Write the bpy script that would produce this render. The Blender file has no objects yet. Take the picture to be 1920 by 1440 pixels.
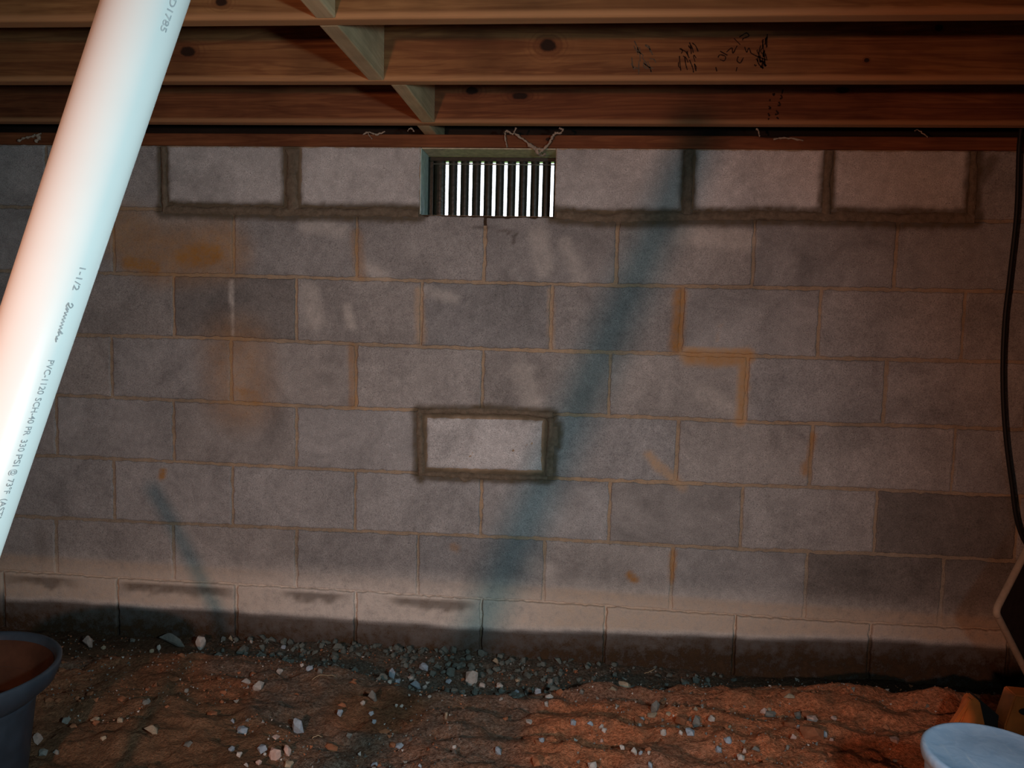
import bpy, bmesh, math, random
import numpy as np
from mathutils import Vector, Matrix

# ------------------------------------------------------------------ camera, world, lights
scene = bpy.context.scene
COL = scene.collection
CAM = np.array([0.3041, -2.45085, 1.1181])
YAW, PIT, ROL, FPX = 0.08673, -0.087418, -0.024595, 1480.25

def _rot(y, p, r):
    Rz = np.array([[math.cos(y), -math.sin(y), 0], [math.sin(y), math.cos(y), 0], [0, 0, 1]])
    Rx = np.array([[1, 0, 0], [0, math.cos(p), -math.sin(p)], [0, math.sin(p), math.cos(p)]])
    Ry = np.array([[math.cos(r), 0, math.sin(r)], [0, 1, 0], [-math.sin(r), 0, math.cos(r)]])
    return Rz @ Rx @ Ry
RC = _rot(YAW, PIT, ROL)

cd = bpy.data.cameras.new('camera')
cd.sensor_width = 36.0
cd.lens = FPX / 1920.0 * 36.0
cd.clip_start = 0.02
cam = bpy.data.objects.new('camera', cd)
COL.objects.link(cam)
M = Matrix.Identity(4)
for i in range(3):
    M[i][0] = RC[i, 0]; M[i][1] = RC[i, 2]; M[i][2] = -RC[i, 1]; M[i][3] = CAM[i]
cam.matrix_world = M
scene.camera = cam

scene.view_settings.view_transform = 'Standard'
scene.view_settings.look = 'None'
scene.view_settings.gamma = 1.0
scene.view_settings.use_curve_mapping = False
scene.view_settings.exposure = 0.0

w = bpy.data.worlds.new('outdoor_sky'); scene.world = w; w.use_nodes = True
wn = w.node_tree.nodes; wl = w.node_tree.links
bg = wn['Background']
sky = wn.new('ShaderNodeTexSky'); sky.sky_type = 'HOSEK_WILKIE'; sky.turbidity = 9.0
sky.sun_direction = (0.3, -0.6, 0.74)
wl.new(sky.outputs[0], bg.inputs[0]); bg.inputs[1].default_value = 55.0

def spot(name, loc, aim, power, colour, angle, blend, radius):
    l = bpy.data.lights.new(name, 'SPOT'); l.energy = power; l.color = colour
    l.spot_size = math.radians(angle); l.spot_blend = blend; l.shadow_soft_size = radius
    o = bpy.data.objects.new(name, l); COL.objects.link(o)
    o.location = loc
    o.rotation_euler = (Vector(aim) - Vector(loc)).to_track_quat('-Z', 'Y').to_euler()
    return o
# a warm work lamp behind the photographer's left and a cool one to the right
WARM = (-0.36, -3.1, 1.10)
spot('warm_work_lamp', WARM, (0.36, -0.3, 0.24), 80, (1.0, 0.455, 0.29), 100, 1.0, 0.035)
spot('cool_work_lamp', (0.85, -2.38, 1.20), (-0.80, -0.38, 0.16), 66, (0.66, 0.90, 0.98), 116, 1.0, 0.05)

# ------------------------------------------------------------------ helpers
def ray(u, v):
    return RC @ np.array([(u - 960) / FPX, 1.0, (720 - v) / FPX])
def at(u, v, Y):
    d = ray(u, v); t = (Y - CAM[1]) / d[1]
    return CAM + t * d
def atz(u, v, Z):
    d = ray(u, v); t = (Z - CAM[2]) / d[2]
    return CAM + t * d

rng = random.Random(7)
_tab = np.random.RandomState(3).rand(512, 512)
def vn(x, y, seed=0):
    x = np.asarray(x, float) + seed * 17.31; y = np.asarray(y, float) + seed * 9.77
    xi = np.floor(x).astype(int); yi = np.floor(y).astype(int)
    fx = x - xi; fy = y - yi
    fx = fx * fx * (3 - 2 * fx); fy = fy * fy * (3 - 2 * fy)
    g = lambda a, b: _tab[a % 512, b % 512]
    return (g(xi, yi) * (1 - fx) + g(xi + 1, yi) * fx) * (1 - fy) + (g(xi, yi + 1) * (1 - fx) + g(xi + 1, yi + 1) * fx) * fy
def fbm(x, y, oct=4, seed=0):
    s = 0.0; a = 0.5; f = 1.0
    for i in range(oct):
        s = s + a * (vn(np.asarray(x) * f, np.asarray(y) * f, seed + i * 3) - 0.5); a *= 0.5; f *= 2.03
    return s
def sstep(a, b, x):
    t = np.clip((np.asarray(x, float) - a) / (b - a), 0, 1)
    return t * t * (3 - 2 * t)

def tag(o, label=None, cat=None, group=None, kind=None):
    if label: o['label'] = label
    if cat: o['category'] = cat
    if group: o['group'] = group
    if kind: o['kind'] = kind
    return o
def link(o, parent=None):
    COL.objects.link(o)
    if parent is not None: o.parent = parent
    return o
def empty(name, loc=(0, 0, 0), rot=(0, 0, 0)):
    o = bpy.data.objects.new(name, None); o.location = loc; o.rotation_euler = rot
    o.empty_display_size = 0.1
    return link(o)
def mesh_obj(name, verts, faces, mat, parent=None, smooth=False):
    me = bpy.data.meshes.new(name); me.from_pydata([tuple(map(float, v)) for v in verts], [], faces)
    me.validate(); me.update()
    if smooth: me.polygons.foreach_set('use_smooth', [True] * len(me.polygons))
    if mat: me.materials.append(mat)
    return link(bpy.data.objects.new(name, me), parent)
def bm_obj(name, bm, mat, parent=None, smooth=False):
    bmesh.ops.recalc_face_normals(bm, faces=bm.faces)
    me = bpy.data.meshes.new(name); bm.to_mesh(me); bm.free()
    if smooth: me.polygons.foreach_set('use_smooth', [True] * len(me.polygons))
    if mat: me.materials.append(mat)
    return link(bpy.data.objects.new(name, me), parent)
def box_bm(lo, hi, bevel=0.0, seg=1, cutx=0):
    bm = bmesh.new()
    bmesh.ops.create_cube(bm, size=1.0)
    for v in bm.verts:
        v.co = Vector([(lo[i] + hi[i]) / 2 + v.co[i] * (hi[i] - lo[i]) for i in range(3)])
    if bevel > 0:
        bmesh.ops.bevel(bm, geom=bm.edges[:], offset=bevel, segments=seg, affect='EDGES', profile=0.5)
    return bm
def tube(name, pts, radii, mat, parent=None, n=10, closed_ends=True, smooth=True):
    pts = [Vector(tuple(map(float, p))) for p in pts]
    if not hasattr(radii, '__len__'): radii = [radii] * len(pts)
    verts = []; faces = []
    up = None
    for i, p in enumerate(pts):
        t = (pts[min(i + 1, len(pts) - 1)] - pts[max(i - 1, 0)]).normalized()
        if up is None:
            up = t.orthogonal().normalized()
        else:
            up = (up - t * up.dot(t)).normalized()
        b = t.cross(up)
        for k in range(n):
            a = 2 * math.pi * k / n
            verts.append(p + (up * math.cos(a) + b * math.sin(a)) * radii[i])
    for i in range(len(pts) - 1):
        for k in range(n):
            faces.append((i * n + k, i * n + (k + 1) % n, (i + 1) * n + (k + 1) % n, (i + 1) * n + k))
    if closed_ends:
        faces.append(tuple(range(n - 1, -1, -1))); faces.append(tuple(range((len(pts) - 1) * n, len(pts) * n)))
    return mesh_obj(name, verts, faces, mat, parent, smooth)
def catmull(P, n=8):
    P = [np.array(p, float) for p in P]
    P = [2 * P[0] - P[1]] + P + [2 * P[-1] - P[-2]]
    out = []
    for i in range(1, len(P) - 2):
        for k in range(n):
            t = k / n
            out.append(0.5 * ((2 * P[i]) + (-P[i - 1] + P[i + 1]) * t + (2 * P[i - 1] - 5 * P[i] + 4 * P[i + 1] - P[i + 2]) * t * t + (-P[i - 1] + 3 * P[i] - 3 * P[i + 1] + P[i + 2]) * t ** 3))
    out.append(P[-2])
    return out
def lathe(name, prof, mat, parent=None, n=48, loc=(0, 0, 0), close=False):
    verts = []; faces = []
    m = len(prof)
    for k in range(n):
        a = 2 * math.pi * k / n
        for r, z in prof:
            verts.append((loc[0] + r * math.cos(a), loc[1] + r * math.sin(a), loc[2] + z))
    for k in range(n):
        for i in range(m - 1):
            a0 = k * m + i; b0 = ((k + 1) % n) * m + i
            faces.append((a0, b0, b0 + 1, a0 + 1))
        if close:
            faces.append((k * m + m - 1, ((k + 1) % n) * m + m - 1, ((k + 1) % n) * m, k * m))
    o = mesh_obj(name, verts, faces, mat, parent, True)
    return o

# ------------------------------------------------------------------ materials
JZ = 8 * 0.2032 + 0.038; JH = 0.235
class NT:
    def __init__(s, name, rough=0.8, spec=0.3):
        s.m = bpy.data.materials.new(name); s.m.use_nodes = True
        s.t = s.m.node_tree; s.b = s.t.nodes['Principled BSDF']
        s.b.inputs['Roughness'].default_value = rough
        s.b.inputs['Specular IOR Level'].default_value = spec
    def n(s, typ, **kw):
        x = s.t.nodes.new(typ)
        for k, v in kw.items(): setattr(x, k, v)
        return x
    def l(s, a, b): s.t.links.new(a, b)
    def val(s, sock, v):
        if hasattr(v, 'is_output'): s.l(v, sock)
        else:
            if hasattr(sock.default_value, '__len__') and not hasattr(v, '__len__'): v = (v, v, v)
            if hasattr(v, '__len__') and len(sock.default_value) == 4 and len(v) == 3: v = (*v, 1)
            sock.default_value = v
    def math(s, op, a, b=0.0, clamp=False):
        x = s.n('ShaderNodeMath', operation=op, use_clamp=clamp); s.val(x.inputs[0], a); s.val(x.inputs[1], b); return x.outputs[0]
    def vmath(s, op, a, b=(0, 0, 0)):
        x = s.n('ShaderNodeVectorMath', operation=op); s.val(x.inputs[0], a); s.val(x.inputs[1], b)
        return x.outputs['Value'] if op in ('LENGTH', 'DISTANCE', 'DOT_PRODUCT') else x.outputs[0]
    def mix(s, f, a, b, mode='MIX'):
        x = s.n('ShaderNodeMix', data_type='RGBA', blend_type=mode); s.val(x.inputs[0], f); s.val(x.inputs[6], a); s.val(x.inputs[7], b); return x.outputs[2]
    def noise(s, vec, scale, detail=4, rough=0.6, dist=0.0):
        x = s.n('ShaderNodeTexNoise'); s.val(x.inputs['Vector'], vec); x.inputs['Scale'].default_value = scale
        x.inputs['Detail'].default_value = detail; x.inputs['Roughness'].default_value = rough; x.inputs['Distortion'].default_value = dist
        return x.outputs[0]
    def vor(s, vec, scale, feat='F1'):
        x = s.n('ShaderNodeTexVoronoi', feature=feat); s.val(x.inputs['Vector'], vec); x.inputs['Scale'].default_value = scale
        return x.outputs[0]
    def ramp(s, f, stops):
        x = s.n('ShaderNodeValToRGB'); s.val(x.inputs[0], f)
        e = x.color_ramp.elements
        while len(e) < len(stops): e.new(0.5)
        for k, (p, c) in enumerate(stops):
            e[k].position = p; c = (c, c, c) if not hasattr(c, '__len__') else c; e[k].color = (*c, 1)
        return x.outputs[0]
    def mr(s, v, a, b, c=0.0, d=1.0):
        x = s.n('ShaderNodeMapRange'); s.val(x.inputs[0], v); x.inputs[1].default_value = a; x.inputs[2].default_value = b
        x.inputs[3].default_value = c; x.inputs[4].default_value = d; return x.outputs[0]
    def pos(s): return s.n('ShaderNodeNewGeometry').outputs['Position']
    def obj(s): return s.n('ShaderNodeTexCoord').outputs['Object']
    def attr(s, name):
        x = s.n('ShaderNodeAttribute', attribute_name=name); sep = s.n('ShaderNodeSeparateColor'); s.l(x.outputs['Color'], sep.inputs[0])
        return sep.outputs[0], sep.outputs[1], sep.outputs[2], x.outputs['Alpha']
    def bump(s, h, strength=0.5, dist=0.005):
        x = s.n('ShaderNodeBump'); x.inputs['Strength'].default_value = strength; x.inputs['Distance'].default_value = dist
        s.l(h, x.inputs['Height']); s.l(x.outputs[0], s.b.inputs['Normal'])
    def col(s, c): s.val(s.b.inputs['Base Color'], c)
    def scalev(s, v, sc): return s.vmath('MULTIPLY', v, sc)

def plain(name, c, rough=0.6, spec=0.4, noise=0.15, scale=30, bump=0.0, metallic=0.0):
    k = NT(name, rough, spec); p = k.obj()
    n = k.noise(p, scale, 4)
    k.col(k.mix(k.mr(n, 0.3, 0.7), [x * (1 - noise) for x in c], [min(1, x * (1 + noise)) for x in c]))
    k.b.inputs['Metallic'].default_value = metallic
    if bump: k.bump(n, bump, 0.002)
    return k.m

def concrete(name, mortar=False):
    k = NT(name, 0.92, 0.15); p = k.pos()
    oi = k.n('ShaderNodeObjectInfo')
    off = k.vmath('ADD', p, k.scalev(k.n('ShaderNodeCombineXYZ').outputs[0], (1, 1, 1)))
    tint = oi.outputs['Color']
    big = k.noise(off, 5.5, 5, 0.65, 0.6)
    mid = k.noise(off, 38, 5, 0.7)
    fine = k.noise(off, 330, 3, 0.7)
    pit = k.vor(off, 260)
    c = k.mix(1.0, tint, k.ramp(big, [(0.28, 0.70), (0.5, 1.0), (0.74, 1.26)]), 'MULTIPLY')
    c = k.mix(1.0, c, k.ramp(mid, [(0.3, 0.80), (0.5, 1.0), (0.7, 1.18)]), 'MULTIPLY')
    c = k.mix(1.0, c, k.ramp(fine, [(0.28, 0.40), (0.44, 0.95), (0.75, 1.35)]), 'MULTIPLY')
    pk = k.mr(pit, 0.05, 0.34, 1.0, 0.0)
    pk = k.math('MULTIPLY', pk, k.mr(mid, 0.42, 0.62))
    if not mortar: c = k.mix(k.math('MULTIPLY', pk, 0.95, True), c, (0.05, 0.045, 0.04))
    wet_shade, orange, lite, soil = k.attr('mask')
    wet2, tan, grey, _ = k.attr('mask2')
    ed = k.math('SUBTRACT', mid, 0.5)
    ed2 = k.math('ADD', ed, k.math('MULTIPLY', k.math('SUBTRACT', fine, 0.5), 0.5))
    sharp = lambda m, g=0.9: k.math('MULTIPLY', m, k.math('ADD', 1.0, k.math('MULTIPLY', ed2, g * 2.2)), True)
    c = k.mix(sharp(lite), c, (0.90, 0.85, 0.78))
    c = k.mix(sharp(tan), c, (0.60, 0.42, 0.26))
    c = k.mix(sharp(orange), c, k.mix(k.mr(big, 0.35, 0.65), (0.40, 0.20, 0.06), (0.50, 0.27, 0.09)))
    c = k.mix(sharp(wet_shade, 0.5), c, k.mix(k.mr(mid, 0.35, 0.65), (0.085, 0.068, 0.042), (0.15, 0.12, 0.08)))
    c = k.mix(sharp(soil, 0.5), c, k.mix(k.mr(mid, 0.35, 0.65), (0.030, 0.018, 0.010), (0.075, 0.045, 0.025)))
    k.col(c)
    h = k.math('ADD', k.math('MULTIPLY', fine, 0.6), k.math('MULTIPLY', mid, 0.7))
    h = k.math('SUBTRACT', h, k.math('MULTIPLY', pk, 0.8))
    k.bump(h, 0.55, 0.0028)
    return k.m
M_BLOCK = concrete('concrete_block')
M_MORTAR = concrete('mortar_bed', True)

def fresh_mortar():
    k = NT('fresh_mortar', 0.85, 0.25); p = k.pos()
    n = k.noise(p, 45, 6, 0.7); f = k.noise(p, 260, 3)
    k.col(k.mix(k.mr(n, 0.3, 0.7), (0.13, 0.104, 0.072), (0.27, 0.215, 0.155)))
    k.bump(k.math('ADD', n, k.math('MULTIPLY', f, 0.4)), 0.8, 0.006)
    return k.m
M_FRESH = fresh_mortar()

def wood(name, base, dark, knots=(), grain_axis=0, scale=1.0, grey=0.0, lit_arris=False):
    k = NT(name, 0.75, 0.25); p = k.pos()
    sc = [60.0, 60.0, 60.0]; sc[grain_axis] = 2.2
    warp = k.noise(p, 2.0, 3); 
    q = k.vmath('ADD', p, k.scalev(k.vmath('SUBTRACT', k.n('ShaderNodeCombineXYZ').outputs[0], (0, 0, 0)), (1, 1, 1)))
    g1 = k.noise(k.scalev(q, sc), 1.0 * scale, 5, 0.65, 0.8)
    sc2 = [9.0, 9.0, 14.0]; sc2[grain_axis] = 0.9
    g2 = k.noise(k.scalev(q, sc2), 1.0, 4, 0.6, 1.2)
    rings = k.math('SINE', k.math('MULTIPLY', g2, 42.0))
    c = k.mix(k.mr(g1, 0.3, 0.7), dark, base)
    c = k.mix(k.math('MULTIPLY', k.mr(rings, -0.2, 1.0), 0.55), c, dark)
    blot = k.noise(p, 3.5, 4, 0.6)
    c = k.mix(1.0, c, k.ramp(blot, [(0.3, 0.62), (0.6, 1.1)]), 'MULTIPLY')
    if grey: c = k.mix(grey, c, (0.26, 0.23, 0.17))
    for (x, z, sx, sz) in knots:
        d = k.vmath('SUBTRACT', p, (x, 0, z))
        d = k.scalev(d, (1 / sx, 0, 1 / sz))
        L = k.vmath('LENGTH', d)
        L = k.math('ADD', L, k.math('MULTIPLY', k.math('SUBTRACT', k.noise(p, 60, 3), 0.5), 0.6))
        c = k.mix(k.mr(L, 1.9, 0.7), c, dark)
        ring = k.math('MULTIPLY', k.mr(k.math('SINE', k.math('MULTIPLY', L, 9.0)), -0.2, 1), k.mr(L, 3.4, 1.2))
        c = k.mix(k.math('MULTIPLY', ring, 0.6), c, dark)
        c = k.mix(k.mr(L, 1.05, 0.75), c, (0.028, 0.012, 0.006))
    if lit_arris:
        zz = k.n('ShaderNodeSeparateXYZ'); k.l(p, zz.inputs[0])
        c = k.mix(k.math('MULTIPLY', k.mr(zz.outputs[2], JZ + 0.015, JZ + 0.008), 0.5), c, (0.62, 0.34, 0.16))  # paler colour paints the light caught along the lower edge
    k.col(c)
    k.bump(g1, 0.35, 0.002)
    return k.m

def soil_mat():
    k = NT('red_clay_soil', 0.95, 0.12); p = k.pos()
    red, grey, dark, _ = k.attr('mask')
    n1 = k.noise(p, 4.0, 6, 0.65, 0.5); n2 = k.noise(p, 22, 6, 0.7); n3 = k.noise(p, 120, 4, 0.7); n4 = k.noise(p, 420, 3)
    c = k.mix(k.mr(n1, 0.32, 0.68), (0.15, 0.085, 0.047), (0.34, 0.195, 0.112))
    c = k.mix(k.math('MULTIPLY', red, k.mr(n2, 0.25, 0.65), True), c, k.mix(k.mr(n3, 0.35, 0.65), (0.64, 0.20, 0.085), (0.88, 0.33, 0.16)))
    c = k.mix(k.math('MULTIPLY', grey, k.mr(n2, 0.2, 0.55), True), c, k.mix(k.mr(n3, 0.3, 0.7), (0.085, 0.08, 0.065), (0.25, 0.25, 0.215)))
    c = k.mix(k.math('MULTIPLY', dark, 0.85, True), c, (0.035, 0.02, 0.012))
    c = k.mix(1.0, c, k.ramp(n3, [(0.3, 0.6), (0.55, 1.05), (0.75, 1.35)]), 'MULTIPLY')
    c = k.mix(k.mr(n4, 0.68, 0.74, 0, 0.6), c, (0.34, 0.30, 0.25))
    k.col(c)
    h = k.math('ADD', k.math('MULTIPLY', n2, 1.2), k.math('ADD', k.math('MULTIPLY', n3, 0.8), k.math('MULTIPLY', n4, 0.25)))
    k.bump(h, 0.9, 0.016)
    return k.m
M_SOIL = soil_mat()

def stone_mat(name, c):
    k = NT(name, 0.85, 0.25); p = k.pos()
    n = k.noise(p, 90, 5, 0.7); f = k.noise(p, 400, 3)
    oi = k.n('ShaderNodeObjectInfo').outputs['Random']
    cc = k.mix(k.mr(n, 0.3, 0.7), [x * 0.72 for x in c], [min(1, x * 1.12) for x in c])
    cc = k.mix(1.0, cc, k.ramp(oi, [(0, 0.78), (1, 1.12)]), 'MULTIPLY')
    cc = k.mix(k.mr(f, 0.62, 0.72, 0, 0.5), cc, (0.2, 0.1, 0.06))
    k.col(cc); k.bump(n, 0.6, 0.004)
    return k.m

# ------------------------------------------------------------------ measured courses of the wall
B, H = 0.4064, 0.2032
WX0, WX1 = -2.95, 2.95
ZTOP = 8 * H
HL = {0: [(50, 272), (1100, 277), (1700, 280)], 1: [(150, 389), (700, 399), (950, 405), (1450, 408), (1850, 414)],
      2: [(213, 512), (640, 522), (850, 528), (1050, 533), (1500, 540), (1850, 546)],
      3: [(170, 629), (430, 635), (760, 649), (1000, 657), (1250, 663), (1550, 672), (1850, 678)],
      4: [(130, 742), (430, 755), (640, 765), (1200, 782), (1450, 793), (1750, 800)],
      5: [(130, 857), (350, 867), (600, 880), (1100, 900), (1300, 907), (1600, 917)],
      6: [(100, 972), (350, 983), (560, 992), (800, 1002), (1000, 1010), (1150, 1018), (1400, 1031), (1700, 1042)],
      7: [(100, 1077), (210, 1085), (600, 1106), (850, 1122), (1000, 1129), (1300, 1150), (1500, 1163), (1800, 1179)]}
COURSE = {}
for kk, pts in HL.items():
    W3 = [at(u, v, 0.0) for u, v in pts]
    xs = [WX0] + [q[0] for q in W3] + [WX1]
    zs = [(8 - kk) * H] + [q[2] for q in W3] + [(8 - kk) * H]
    COURSE[kk] = (xs, zs)
COURSE[0] = ([WX0, WX1], [ZTOP, ZTOP])
COURSE[8] = ([WX0, WX1], [0.0, 0.0])
def zline(kk, X): return np.interp(X, *COURSE[kk])
YM = [335, 465, 590, 710, 825, 945, 1065, 1150]
VJ = [[(85, -3.5), (303, -2.5), (546, -1.5), (787, -.5), (1041, .5), (1291, 1.5), (1553, 2.5), (1826, 3.5)],
      [(212, -3), (437, -2), (668, -1), (908, 0), (1157, 1), (1413, 2), (1680, 3)],
      [(325, -2.5), (555, -1.5), (790, -.5), (1033, .5), (1278, 1.5), (1537, 2.5), (1807, 3.5)],
      [(208, -3), (433, -2), (667, -1), (905, 0), (1143, 1), (1400, 2), (1660, 3)],
      [(105, -3.5), (325, -2.5), (555, -1.5), (787, -.5), (1032, .5), (1270, 1.5), (1522, 2.5), (1790, 3.5)],
      [(213, -3), (436, -2), (665, -1), (902, 0), (1143, 1), (1391, 2), (1643, 3)],
      [(105, -3.5), (325, -2.5), (555, -1.5), (783, -.5), (1020, .5), (1260, 1.5), (1512, 2.5)],
      [(10, -4), (222, -3), (444, -2), (667, -1), (903, 0), (1135, 1), (1378, 2), (1632, 3)]]
JOINTS = []
for r in range(8):
    js = {}
    for u, m in VJ[r]:
        js[m] = at(u, YM[r] + (u - 960) * 0.03, 0.0)[0]
    ks = sorted(js); base = 0.0 if ks[0] == int(ks[0]) else 0.5
    m = ks[0] - 1
    while m * B > WX0 + 0.1: js[m] = m * B; m -= 1
    m = ks[-1] + 1
    while m * B < WX1 - 0.1: js[m] = m * B; m += 1
    xs = [js[q] for q in sorted(js)]
    JOINTS.append([WX0] + xs + [WX1])
VX0, VX1 = at(787, 340, 0)[0], at(1041, 340, 0)[0]          # vent opening
VZ0 = float(zline(1, (VX0 + VX1) / 2))

# stains, efflorescence, damp halo, one painted shadow edge : polylines on the wall (photo picks laid on the wall plane)
def wl2(pts): return [(at(u, v, 0)[0], at(u, v, 0)[2]) for u, v in pts]
PXM = 0.4064 / 242
FRESH = [([(306, 392), (420, 395), (545, 397), (785, 400)], 12), ([(1043, 403), (1130, 410), (1290, 407), (1440, 405), (1560, 406), (1700, 409), (1827, 409)], 13),
         ([(305, 276), (308, 392)], 7), ([(545, 280), (547, 396)], 15), ([(1292, 282), (1289, 402)], 11),
         ([(1556, 282), (1551, 350), (1551, 402)], 9), ([(1828, 284), (1823, 408)], 9),
         ([(784, 772), (900, 770), (1036, 778)], 8), ([(786, 772), (789, 892)], 9), ([(787, 889), (880, 893), (1026, 897)], 8),
         ([(1033, 785), (1030, 893)], 10), ([(1040, 800), (1036, 835)], 12)]
FRESHW = [(wl2(p), wd * PXM) for p, wd in FRESH]
STAIN = [  # channel, pts, halfwidth px, softness px, strength
    ('orange', [(235, 440), (300, 480), (415, 470)], 40, 45, 0.5), ('orange', [(345, 480), (400, 475)], 22, 18, 0.85),
    ('orange', [(240, 492), (290, 500)], 12, 14, 0.8), ('orange', [(442, 660), (450, 740)], 45, 60, 0.42), ('orange', [(445, 735), (480, 748)], 12, 16, 0.6),
    ('orange', [(1275, 550), (1268, 650)], 9, 10, 0.75), ('orange', [(1180, 1078), (1192, 1088)], 7, 4, 0.9), ('orange', [(306, 884), (304, 894)], 5, 4, 0.85),
    ('orange', [(1262, 1035), (1260, 1090)], 4, 4, 0.7), ('orange', [(432, 440), (430, 505)], 6, 8, 0.5), ('orange', [(1525, 815), (1515, 870)], 5, 5, 0.6),
    ('orange', [(1510, 872), (1512, 885)], 6, 5, 0.6), ('orange', [(668, 440), (675, 515)], 10, 9, 0.4), ('orange', [(660, 650), (662, 760)], 6, 6, 0.5),
    ('orange', [(850, 1025), (855, 1028)], 6, 6, 0.4),
    ('orange', [(1295, 668), (1340, 674), (1400, 668)], 12, 8, 0.5), ('orange', [(1396, 690), (1389, 788)], 7, 5, 0.4),
    ('tan', [(1290, 668), (1340, 672), (1400, 668)], 12, 9, 0.95), ('tan', [(1395, 690), (1388, 790)], 9, 6, 0.9), ('tan', [(1285, 655), (1400, 660)], 4, 5, 0.8),
    ('tan', [(1216, 852), (1235, 875), (1258, 893)], 7, 6, 0.75), ('tan', [(1258, 893), (1280, 915)], 7, 6, 0.6),
    ('tan', [(785, 545), (790, 640)], 7, 7, 0.55), ('tan', [(1033, 545), (1033, 655)], 5, 5, 0.5), ('tan', [(1350, 610), (1345, 640)], 1, 3, 0.3),
    ('lite', [(580, 545), (590, 600)], 8, 20, 0.3), ('lite', [(650, 580), (660, 610)], 5, 10, 0.35), ('lite', [(575, 425), (640, 430)], 8, 16, 0.28),
    ('lite', [(1010, 440), (1020, 500)], 14, 16, 0.25), ('lite', [(980, 700), (1000, 760)], 14, 20, 0.25), ('lite', [(1280, 440), (1400, 450)], 12, 18, 0.3),
    ('lite', [(690, 500), (720, 520)], 8, 12, 0.3), ('lite', [(1060, 455), (1090, 520)], 10, 14, 0.22), ('lite', [(800, 545), (850, 560)], 8, 12, 0.25),
    ('lite', [(1000, 1060), (1030, 1075)], 10, 20, 0.2), ('lite', [(1320, 740), (1390, 770)], 10, 20, 0.2), ('lite', [(434, 525), (436, 630)], 1.5, 3, 0.5),
    ('soil', [(890, 425), (930, 430), (968, 437)], 1.6, 2.5, 0.55), ('soil', [(945, 432), (965, 445), (962, 455)], 1.5, 2.5, 0.55), ('soil', [(775, 985), (780, 1000)], 1, 2, 0.3),
    ('wet_shade', [(1838, 335), (1862, 300)], 7, 10, 0.6), ('wet_shade', [(75, 1000), (80, 1040)], 9, 14, 0.25),  # last mark paints the edge of a bucket's shadow
]
STAINW = [(c, wl2(p), hw * PXM, so * PXM, s) for c, p, hw, so, s in STAIN]

def dist_poly(X, Z, pts):
    d = np.full(X.shape, 1e9)
    for (ax, az), (bx, bz) in zip(pts[:-1], pts[1:]):
        vx, vz = bx - ax, bz - az; L = vx * vx + vz * vz + 1e-12
        t = np.clip(((X - ax) * vx + (Z - az) * vz) / L, 0, 1)
        d = np.minimum(d, np.hypot(X - ax - t * vx, Z - az - t * vz))
    return d

def wall_masks(X, Z, mortar=False):
    X = np.asarray(X, float); Z = np.asarray(Z, float)
    ch = {c: np.zeros(X.shape) for c in ('wet_shade', 'orange', 'lite', 'soil', 'tan')}
    wob = fbm(X * 55, Z * 55, 3, 5) * 0.012 + fbm(X * 14, Z * 14, 2, 9) * 0.012
    for pts, hw in FRESHW:
        d = dist_poly(X, Z, pts) + wob
        ch['wet_shade'] = np.maximum(ch['wet_shade'], (1 - sstep(hw * 0.9, hw + 0.017, d)) * 0.9)
    for c, pts, hw, so, s in STAINW:
        d = dist_poly(X, Z, pts) + wob * 0.8
        ch[c] = np.maximum(ch[c], (1 - sstep(hw * 0.5, hw + so, d)) * s)
    # old grade line: damp soil with the crest's shade painted in below, pale efflorescence above, tan dirt up to a level line
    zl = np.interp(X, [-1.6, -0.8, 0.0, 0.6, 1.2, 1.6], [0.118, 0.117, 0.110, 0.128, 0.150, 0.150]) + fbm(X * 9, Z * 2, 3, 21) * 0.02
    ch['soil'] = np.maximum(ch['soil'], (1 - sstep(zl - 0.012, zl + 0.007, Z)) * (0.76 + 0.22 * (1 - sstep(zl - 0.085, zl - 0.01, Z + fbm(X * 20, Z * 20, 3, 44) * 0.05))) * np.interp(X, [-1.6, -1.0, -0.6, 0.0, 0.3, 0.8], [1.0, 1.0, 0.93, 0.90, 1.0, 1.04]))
    zr = np.interp(X, [-1.6, -0.8, 0.3, 0.5, 1.6], [0.268, 0.262, 0.255, 0.25, 0.235])
    lit = sstep(zl - 0.01, zl + 0.012, Z) * (1 - sstep(0.19, 0.31, Z)) * np.interp(X, [-1.6, -1.1, 0.0, 0.9, 1.6], [0.6, 0.85, 0.85, 0.6, 0.3])
    ch['lite'] = np.maximum(ch['lite'], lit)
    tn = (1 - sstep(zr - 0.012, zr + 0.012, Z)) * sstep(zl, zl + 0.02, Z) * np.interp(X, [-1.6, -0.95, -0.5, 0.05, 0.3, 1.6], [0.6, 0.45, 0.08, 0.25, 0.6, 0.6])
    ch['tan'] = np.maximum(ch['tan'], tn * 0.75)
    top = sstep(0.158, 0.180, Z + fbm(X * 26, Z * 26, 3, 31) * 0.05) * (1 - sstep(0.196, 0.203, Z)) * np.interp(X, [-1.7, -1.5, -0.05, 0.0], [0, 0.62, 0.62, 0.0]) * sstep(0.25, 0.6, vn(X * 5.5, Z * 0 + 3.3))
    ch['soil'] = np.maximum(ch['soil'], top)
    if mortar:
        warm = np.interp(X, [-1.3, -0.7, 0.7, 1.2], [0.25, 0.55, 0.65, 0.4]) * (0.6 + 0.8 * vn(X * 6, Z * 6, 4))
        ch['tan'] = np.maximum(ch['tan'], warm * sstep(0.25, 0.5, Z) * 0.8)
    return ch

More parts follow.
